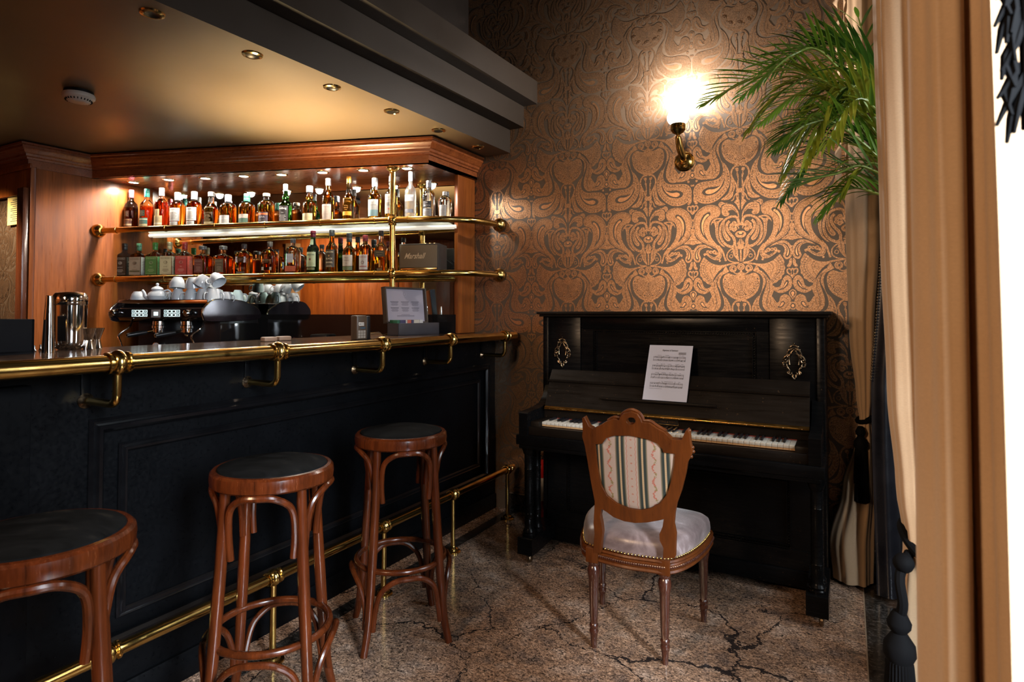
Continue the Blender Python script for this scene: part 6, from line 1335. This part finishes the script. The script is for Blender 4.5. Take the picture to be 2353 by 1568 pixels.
# ------------------------------------------------------------------ drapes
g = NG('curtain_linen'); v = g.co(); a = g.noise(g.map(v, (30, 30, 260)), 6, 3, 0.6); b = g.noise(v, 2.2, 3)
col = g.mix(g.ramp(b, [(0.3, 0.0), (0.7, 1.0)]), (0.40, 0.245, 0.125), (0.48, 0.32, 0.185))
mm = g.n('ShaderNodeMix', data_type='RGBA', blend_type='MULTIPLY'); mm.inputs[0].default_value = 1; g.put(mm.inputs[6], col); g.put(mm.inputs[7], g.ramp(a, [(0.3, 0.86), (0.7, 1.06)]))
g.set(color=mm.outputs[2], rough=0.8, sheen=0.3); g.bump(a, 0.2, 0.0008); M['linen'] = g.mat
M['lining'] = simple('black_satin_lining', (0.006, 0.006, 0.008), 0.28, noise_amt=0.3, scale=6)
M['cord'] = simple('black_cord', (0.0035, 0.0035, 0.004), 0.8, spec=0.06)
def bundle(name, lab, stations, folds, depth, seed, zmax, ph0=0.0, rows=70, parent=None, noise_=0.35):
    """a pleated drape: stations (z, cx, cy, rx, ry) of its closed wavy section, pinched at the tie"""
    rnd = random.Random(seed); st_ = sorted(stations); zs = [s_[0] for s_ in st_]
    amp = [rnd.uniform(.6, 1.3) for _ in range(12)]; phs = [rnd.uniform(0, 6.28) for _ in range(12)]
    def lerp(z):
        for s0, s1 in zip(st_[:-1], st_[1:]):
            if s0[0] <= z <= s1[0]:
                t = (z - s0[0]) / (s1[0] - s0[0]); t = t * t * (3 - 2 * t); return [s0[k] + (s1[k] - s0[k]) * t for k in range(1, 5)]
        return st_[-1][1:] if z > st_[-1][0] else st_[0][1:]
    z0, z1 = st_[0][0], zmax; NU = folds * 14
    def f(u, v_):
        z = z0 + (z1 - z0) * v_; cx, cy, rx, ry = lerp(z); a = 2 * PI * u + ph0
        w = math.cos(folds * a + 0.6 * math.sin(2 * a + phs[0]) + 0.25 * math.sin(z * 2.2 + phs[1])); w2 = math.cos((folds * 2 + 1) * a + phs[2] + z * 0.6)
        m = 1 + depth * (0.78 * w * (1 - noise_ + noise_ * math.cos(3 * a + phs[3])) + 0.18 * w2)
        return (cx + rx * math.cos(a) * m, cy + ry * math.sin(a) * m, z)
    mb = MB().grid(f, NU, rows, closed_u=True); b0 = len(mb.v)
    for v_ in (0.0, 1.0):
        base = 0 if v_ == 0 else (rows - 1) * NU; mb.f.append(tuple(base + i for i in range(NU))); mb.m.append(0)
    return mb, f
def tassel(root, top, h, r, n_=28, name='tassel'):
    m_ = MB().lathe([(0, 0), (r * .35, 0), (r * .5, -h * .02), (r * .75, -h * .07), (r * .7, -h * .10), (r * .45, -h * .13), (r * .6, -h * .15), (r * .95, -h * .20), (r, -h * .26), (r * .8, -h * .30), (r * .85, -h * .32), (r * 1.05, -h * .6), (r * 1.2, -h * .98), (r * .9, -h), (0, -h * .99)], n_ * 2, 0, T(*top), flute=n_, fd=0.10, fr=(-h * 1.0, -h * .32))
    return m_.build(name, M['cord'], root)
def zof(px, py, x, y):
    d = -x * math.sin(YAW) + y * math.cos(YAW); return CAMZ - (py - 718) / FPX * d
# far drape in the corner
fc = thing('far_curtain', 'beige curtain tied back in the far corner beside the piano and palm', 'curtain', (0.06, 3.42, 0.0))
stF = [(0.015, 0.005, 3.455, .085, .10), (0.18, 0.0, 3.46, .095, .105), (0.45, 0.035, 3.46, .07, .09), (0.70, 0.062, 3.46, .036, .055), (0.79, 0.066, 3.46, .024, .035), (0.88, 0.066, 3.46, .036, .05), (1.2, 0.063, 3.46, .060, .08), (1.7, 0.075, 3.45, .082, .10), (2.2, 0.085, 3.45, .088, .11), (3.0, 0.09, 3.45, .09, .11)]
mb, f = bundle('c', '', stF, 7, 0.13, 5, 3.0); mb.build('drape', M['linen'], fc, angle=80)
MB().tube(spline([(0.066 + .033 * math.cos(t), 3.46 + .043 * math.sin(t), .79 + .012 * math.sin(t + 1)) for t in [k * PI / 6 for k in range(12)]], 2, True), 0.011, 8, closed=True).tube(spline([(0.07, 3.42, .79), (0.3, 3.50, .93), (0.6, 3.54, 1.0), (0.99, 3.56, 1.02)], 5), 0.009, 8).build('tieback', M['cord'], fc)
tassel(fc, (0.045, 3.385, .765), 0.36, 0.030)
rf = MB(); 
rf.grid(lambda u, v_: (-0.018 - 0.020 * (0.5 + 0.5 * math.sin(v_ * 60)) * (u) - 0.01 * u, 3.40 + 0.012 * math.cos(v_ * 55 + 3 * u), 1.95 + 1.05 * v_), 6, 120)
rf.build('ruffle', M['linen'], fc, angle=80)
# black satin lining edge hanging between the drapes, and its beads
ln = thing('black_lining', 'glossy black lining hanging between the far curtain and the next curtain', 'curtain lining', (0.2, 3.2, 0))
def lnx(z):
    k = [(0.0, .100), (.7, .088), (1.0, .090), (1.3, .116), (1.7, .146), (2.95, .155)]
    for (z0, x0), (z1, x1) in zip(k[:-1], k[1:]):
        if z <= z1: return x0 + (x1 - x0) * (z - z0) / (z1 - z0)
    return k[-1][1]
mb = MB().grid(lambda u, v_: (lnx(.02 + 2.9 * v_) + 0.010 * math.sin(u * 16 + v_ * 2) * u + 0.36 * u, 3.27 + 0.012 * math.cos(u * 22) + 0.05 * u, 0.02 + 2.9 * v_), 60, 50)
mb.build('satin', M['lining'], ln, angle=80)
bd = MB()
for k in range(80): z = 1.0 + k * 0.0135; bd.ball((lnx(z) - .002, 3.262, z), 0.0045, 0, 6)
bd.build('bead_edging', M['bronze_dark'], ln)
# near drape with tie-back and tassel
nc = thing('near_curtain', 'long beige curtain gathered by a black rope right of the palm', 'curtain', (0.2, 1.9, 0))
def cxy(px, y): r = onY(px, 700, y); return r.x
YB_ = 1.9
def lf(px): return cxy(px, YB_)
stN = [(0.02, lf(2035) + .10, 1.92, .10, .13), (0.35, lf(2050) + .085, 1.92, .085, .12), (0.55, lf(2060) + .07, 1.92, .07, .10), (0.72, lf(2072) + .055, 1.92, .055, .085), (0.85, lf(2058) + .068, 1.92, .068, .095), (1.1, lf(2042) + .082, 1.92, .082, .11), (1.5, lf(2032) + .09, 1.92, .09, .12), (2.2, lf(2022) + .095, 1.92, .095, .13), (2.9, lf(2018) + .10, 1.92, .10, .13)]
mb, f = bundle('n', '', stN, 8, 0.20, 11, 2.9, 0.3); mb.build('drape', M['linen'], nc, angle=80)
cx_ = lf(2072) + .055
MB().tube(spline([(cx_ + .062 * math.cos(t), 1.92 + .095 * math.sin(t), .705 - .045 * math.cos(t + .5)) for t in [k * PI / 8 for k in range(16)]], 2, True), 0.011, 10, closed=True).tube(spline([(cx_ - .05, 1.86, .70), (cx_ - .075, 1.80, .66), (cx_ - .07, 1.79, .60), (cx_ - .075, 1.80, .565)], 4), 0.012, 10).ball((cx_ - .066, 1.81, .69), .024, 0, 10).build('tieback', M['cord'], nc)
tassel(nc, (cx_ - .078, 1.80, .575), 0.40, 0.036)
# nearest drape, out of focus at the right edge, daylight on its outer side
vc = thing('nearest_curtain', 'pale sunlit curtain filling the right edge of the view, out of focus', 'curtain', (0.25, 0.95, 0))
stV = [(0.02, .106, .95, .030, .06), (0.6, .108, .95, .031, .06), (1.2, .110, .95, .031, .06), (1.8, .110, .95, .032, .06), (2.9, .112, .95, .033, .06)]
mb, f = bundle('v', '', stV, 4, 0.22, 23, 2.9, 0.9); mb.build('drape', M['linen'], vc, angle=80)
A0, A1 = Vector((.128, .86, 0)), Vector((.275, 1.36, 0)); dA = (A1 - A0).normalized(); nA = Vector((dA.y, -dA.x, 0))
def sheet(u, v_):
    side = 1 if u < .5 else -1; t = u * 2 if u < .5 else 2 - u * 2; z = .02 + 2.88 * v_
    w_ = .014 * math.sin(t * 44 + .5 * math.sin(z * 1.3)) + .006 * math.sin(t * 97 + z * .8); b_ = .02 * (1 - v_) * (1 - t)
    p = A0 + dA * (t * .52) + nA * (w_ + .003 * side + b_); return (p.x - .01 * v_ * (1 - t), p.y, z)
MB().grid(sheet, 300, 40, closed_u=True).build('outer_drape', M['linen'], vc, angle=80)
fr_ = MB()
for k in range(90):
    z = 1.54 + k * 0.0095; fr_.tube([(0.158 + 0.006 * math.sin(k), 0.81, z), (0.150 + 0.006 * math.sin(k * 1.7), 0.802, z - 0.03), (0.146 + 0.008 * math.sin(k * 2.3), 0.798, z - 0.055)], [0.005, 0.004, 0.002], 5)
fr_.tube([(0.168, 0.81, 1.50), (0.168, 0.81, 2.42)], 0.008, 8)
fr_.build('black_fringe', M['cord'], vc)

# ------------------------------------------------------------------ palm
def palm_mat(name, c0, c1, c2, tr):
    g = NG(name); v = g.co(); a = g.noise(v, 9, 3)
    g.set(color=g.ramp(a, [(0.3, c0), (0.55, c1), (0.75, c2)]), rough=0.28, spec=0.5)
    tl_ = g.n('ShaderNodeBsdfTranslucent'); tl_.inputs[0].default_value = tr + (1,); mx = g.n('ShaderNodeMixShader'); mx.inputs[0].default_value = 0.28
    g.nt.links.new(g.b.outputs[0], mx.inputs[1]); g.nt.links.new(tl_.outputs[0], mx.inputs[2]); g.nt.links.new(mx.outputs[0], g.nt.nodes['Material Output'].inputs[0]); return g.mat
PMS = [palm_mat('palm_leaf', (0.03, 0.085, 0.008), (0.085, 0.17, 0.014), (0.17, 0.27, 0.03), (0.16, 0.30, 0.03)),
       palm_mat('palm_leaf_olive', (0.09, 0.115, 0.008), (0.19, 0.21, 0.016), (0.36, 0.36, 0.05), (0.28, 0.32, 0.03)),
       palm_mat('palm_leaf_pale', (0.08, 0.16, 0.06), (0.16, 0.27, 0.11), (0.26, 0.38, 0.17), (0.2, 0.4, 0.1)),
       palm_mat('palm_leaf_dark', (0.012, 0.04, 0.006), (0.03, 0.085, 0.012), (0.05, 0.10, 0.012), (0.06, 0.16, 0.02))]
M['palm_stem'] = simple('palm_stem', (0.16, 0.22, 0.04), 0.4)
PX, PY_ = 0.36, 2.62
pm = thing('potted_palm', 'tall green palm arching out from behind the curtain in front of the wallpaper', 'potted plant', (PX, PY_, 0))
def Pm(mb, name, m, par=pm, **k): return mb.build(name, m, par, **k)
Pm(MB().lathe([(0, 0.002), (.12, .002), (.125, .02), (.165, .33), (.178, .36), (.178, .38), (.165, .38), (.155, .34), (0, .34)], 32, 0, T(PX, PY_, 0)), 'pot', M['piano'])
rnd = random.Random(4)
def frond(tip_px, ctrl, Ytip, droop, llen, nleaf, wid, seed, mt=0, gr=0.09, base=None):
    """rachis from the crown to a tip seen at tip_px on depth plane Ytip; leaflets along both sides"""
    r_ = random.Random(seed); b0 = Vector(base or (PX + r_.uniform(-.02, .02), PY_ + r_.uniform(-.02, .02), 1.35))
    tip = onY(tip_px[0], tip_px[1], Ytip); c1 = onY(ctrl[0], ctrl[1], (Ytip + PY_) / 2)
    P = spline([b0 + Vector((0, 0, -.95)) * 1.0, b0, (b0 + c1) / 2 + Vector((0, 0, .10)), c1, (c1 + tip) / 2 + Vector((0, 0, droop)), tip], 12)
    n = len(P); fo = bpy.data.objects.new('frond', None); C.objects.link(fo); fo.parent = pm; fo.empty_display_size = .02
    fo.matrix_parent_inverse = Matrix.Identity(4)
    m_ = MB().tube(P, [0.0075 * (1 - .8 * i / n) + .001 for i in range(n)], 6, mi=1)
    i0 = int(n * .40)
    for k in range(nleaf):
        t = i0 + (n - 1 - i0) * k / (nleaf - 1); i = min(int(t), n - 2); p = P[i] + (P[i + 1] - P[i]) * (t - i); d = (P[min(i + 2, n - 1)] - P[max(i - 1, 0)]).normalized()
        f_ = (t - i0) / (n - 1 - i0); ln_ = llen * (0.50 + 1.0 * math.sin(PI * min(1, f_ * .82 + .12))) * (1 - .55 * f_ ** 3) * r_.uniform(.85, 1.1)
        side = d.cross(Vector((0, 0, 1))).normalized()
        if k == nleaf - 1: dirs = [d]
        else: dirs = [(side * sg * (1 - .35 * f_) + d * (.75 + .5 * f_) + Vector((0, 0, .30 - .1 * f_ + r_.uniform(-.12, .12)))).normalized() for sg in (1, -1)]
        for dv in dirs:
            pts = []; q = p.copy(); dd = dv.copy(); seg = 7
            for s_ in range(seg + 1):
                pts.append(q.copy()); q = q + dd * (ln_ / seg); dd = (dd + Vector((0, 0, -gr * (0.6 + 0.9 * s_ / seg)))).normalized()
            wv = dv.cross(Vector((0, 0, 1)) if abs(dv.z) < .9 else d).normalized(); b = len(m_.v)
            for s_, q2 in enumerate(pts):
                ww = wid * math.sin(PI * (0.10 + 0.90 * s_ / seg)) ** .8 * .5 + .0003; nz = Vector((0, 0, 1)) * ww * .45
                m_.v += [tuple(q2 - wv * ww + nz), tuple(q2), tuple(q2 + wv * ww + nz)]
            for s_ in range(seg):
                a_ = b + s_ * 3; m_.f += [(a_, a_ + 1, a_ + 4, a_ + 3), (a_ + 1, a_ + 2, a_ + 5, a_ + 4)]; m_.m += [0, 0]
    return m_, fo
FR_ = [((1618, 238), (1860, 172), 2.75, .05, .175, 24, .0135, 1, 0, .03), ((1720, 300), (1900, 190), 2.50, .07, .15, 24, .012, 2, 1, .12), ((1745, 285), (1930, 205), 2.95, .06, .15, 24, .012, 3, 0, .10), ((1800, 400), (1950, 250), 2.65, .09, .17, 24, .014, 4, 1, .14),
       ((1850, 380), (1970, 210), 2.45, .09, .17, 20, .014, 5, 1, .16), ((1700, 225), (1900, 120), 3.05, .05, .15, 22, .012, 6, 3, .06), ((1790, 330), (1930, 290), 2.35, .04, .16, 22, .012, 7, 0, .13), ((1830, 430), (1975, 400), 2.7, .02, .19, 14, .008, 8, 2, .01),
       ((1880, 105), (1985, 150), 2.6, .03, .16, 16, .015, 9, 3, .04), ((1972, 40), (2010, 170), 2.9, .0, .22, 8, .018, 10, 0, .03), ((1885, 500), (2000, 440), 2.5, .05, .13, 18, .011, 11, 0, .12), ((1780, 345), (1950, 290), 2.95, .05, .16, 24, .012, 12, 3, .10),
       ((1940, 440), (2020, 380), 2.55, .03, .16, 14, .012, 13, 1, .16), ((1740, 200), (1900, 130), 2.35, .06, .15, 22, .012, 14, 0, .08), ((1795, 460), (1960, 330), 2.8, .08, .16, 22, .012, 15, 3, .13), ((1900, 330), (2000, 240), 2.4, .06, .19, 16, .015, 16, 1, .15),
       ((1850, 240), (1970, 150), 2.7, .05, .18, 20, .014, 17, 0, .12), ((1930, 250), (2010, 180), 2.6, .04, .20, 16, .016, 18, 3, .10), ((1850, 415), (1990, 385), 2.45, .0, .20, 12, .008, 19, 2, .01)]
for a_ in FR_:
    m_, fo = frond(*a_); bpy.data.objects.remove(fo)
    Pm(m_, 'frond', [PMS[a_[8]], M['palm_stem']], fix=False, angle=60)
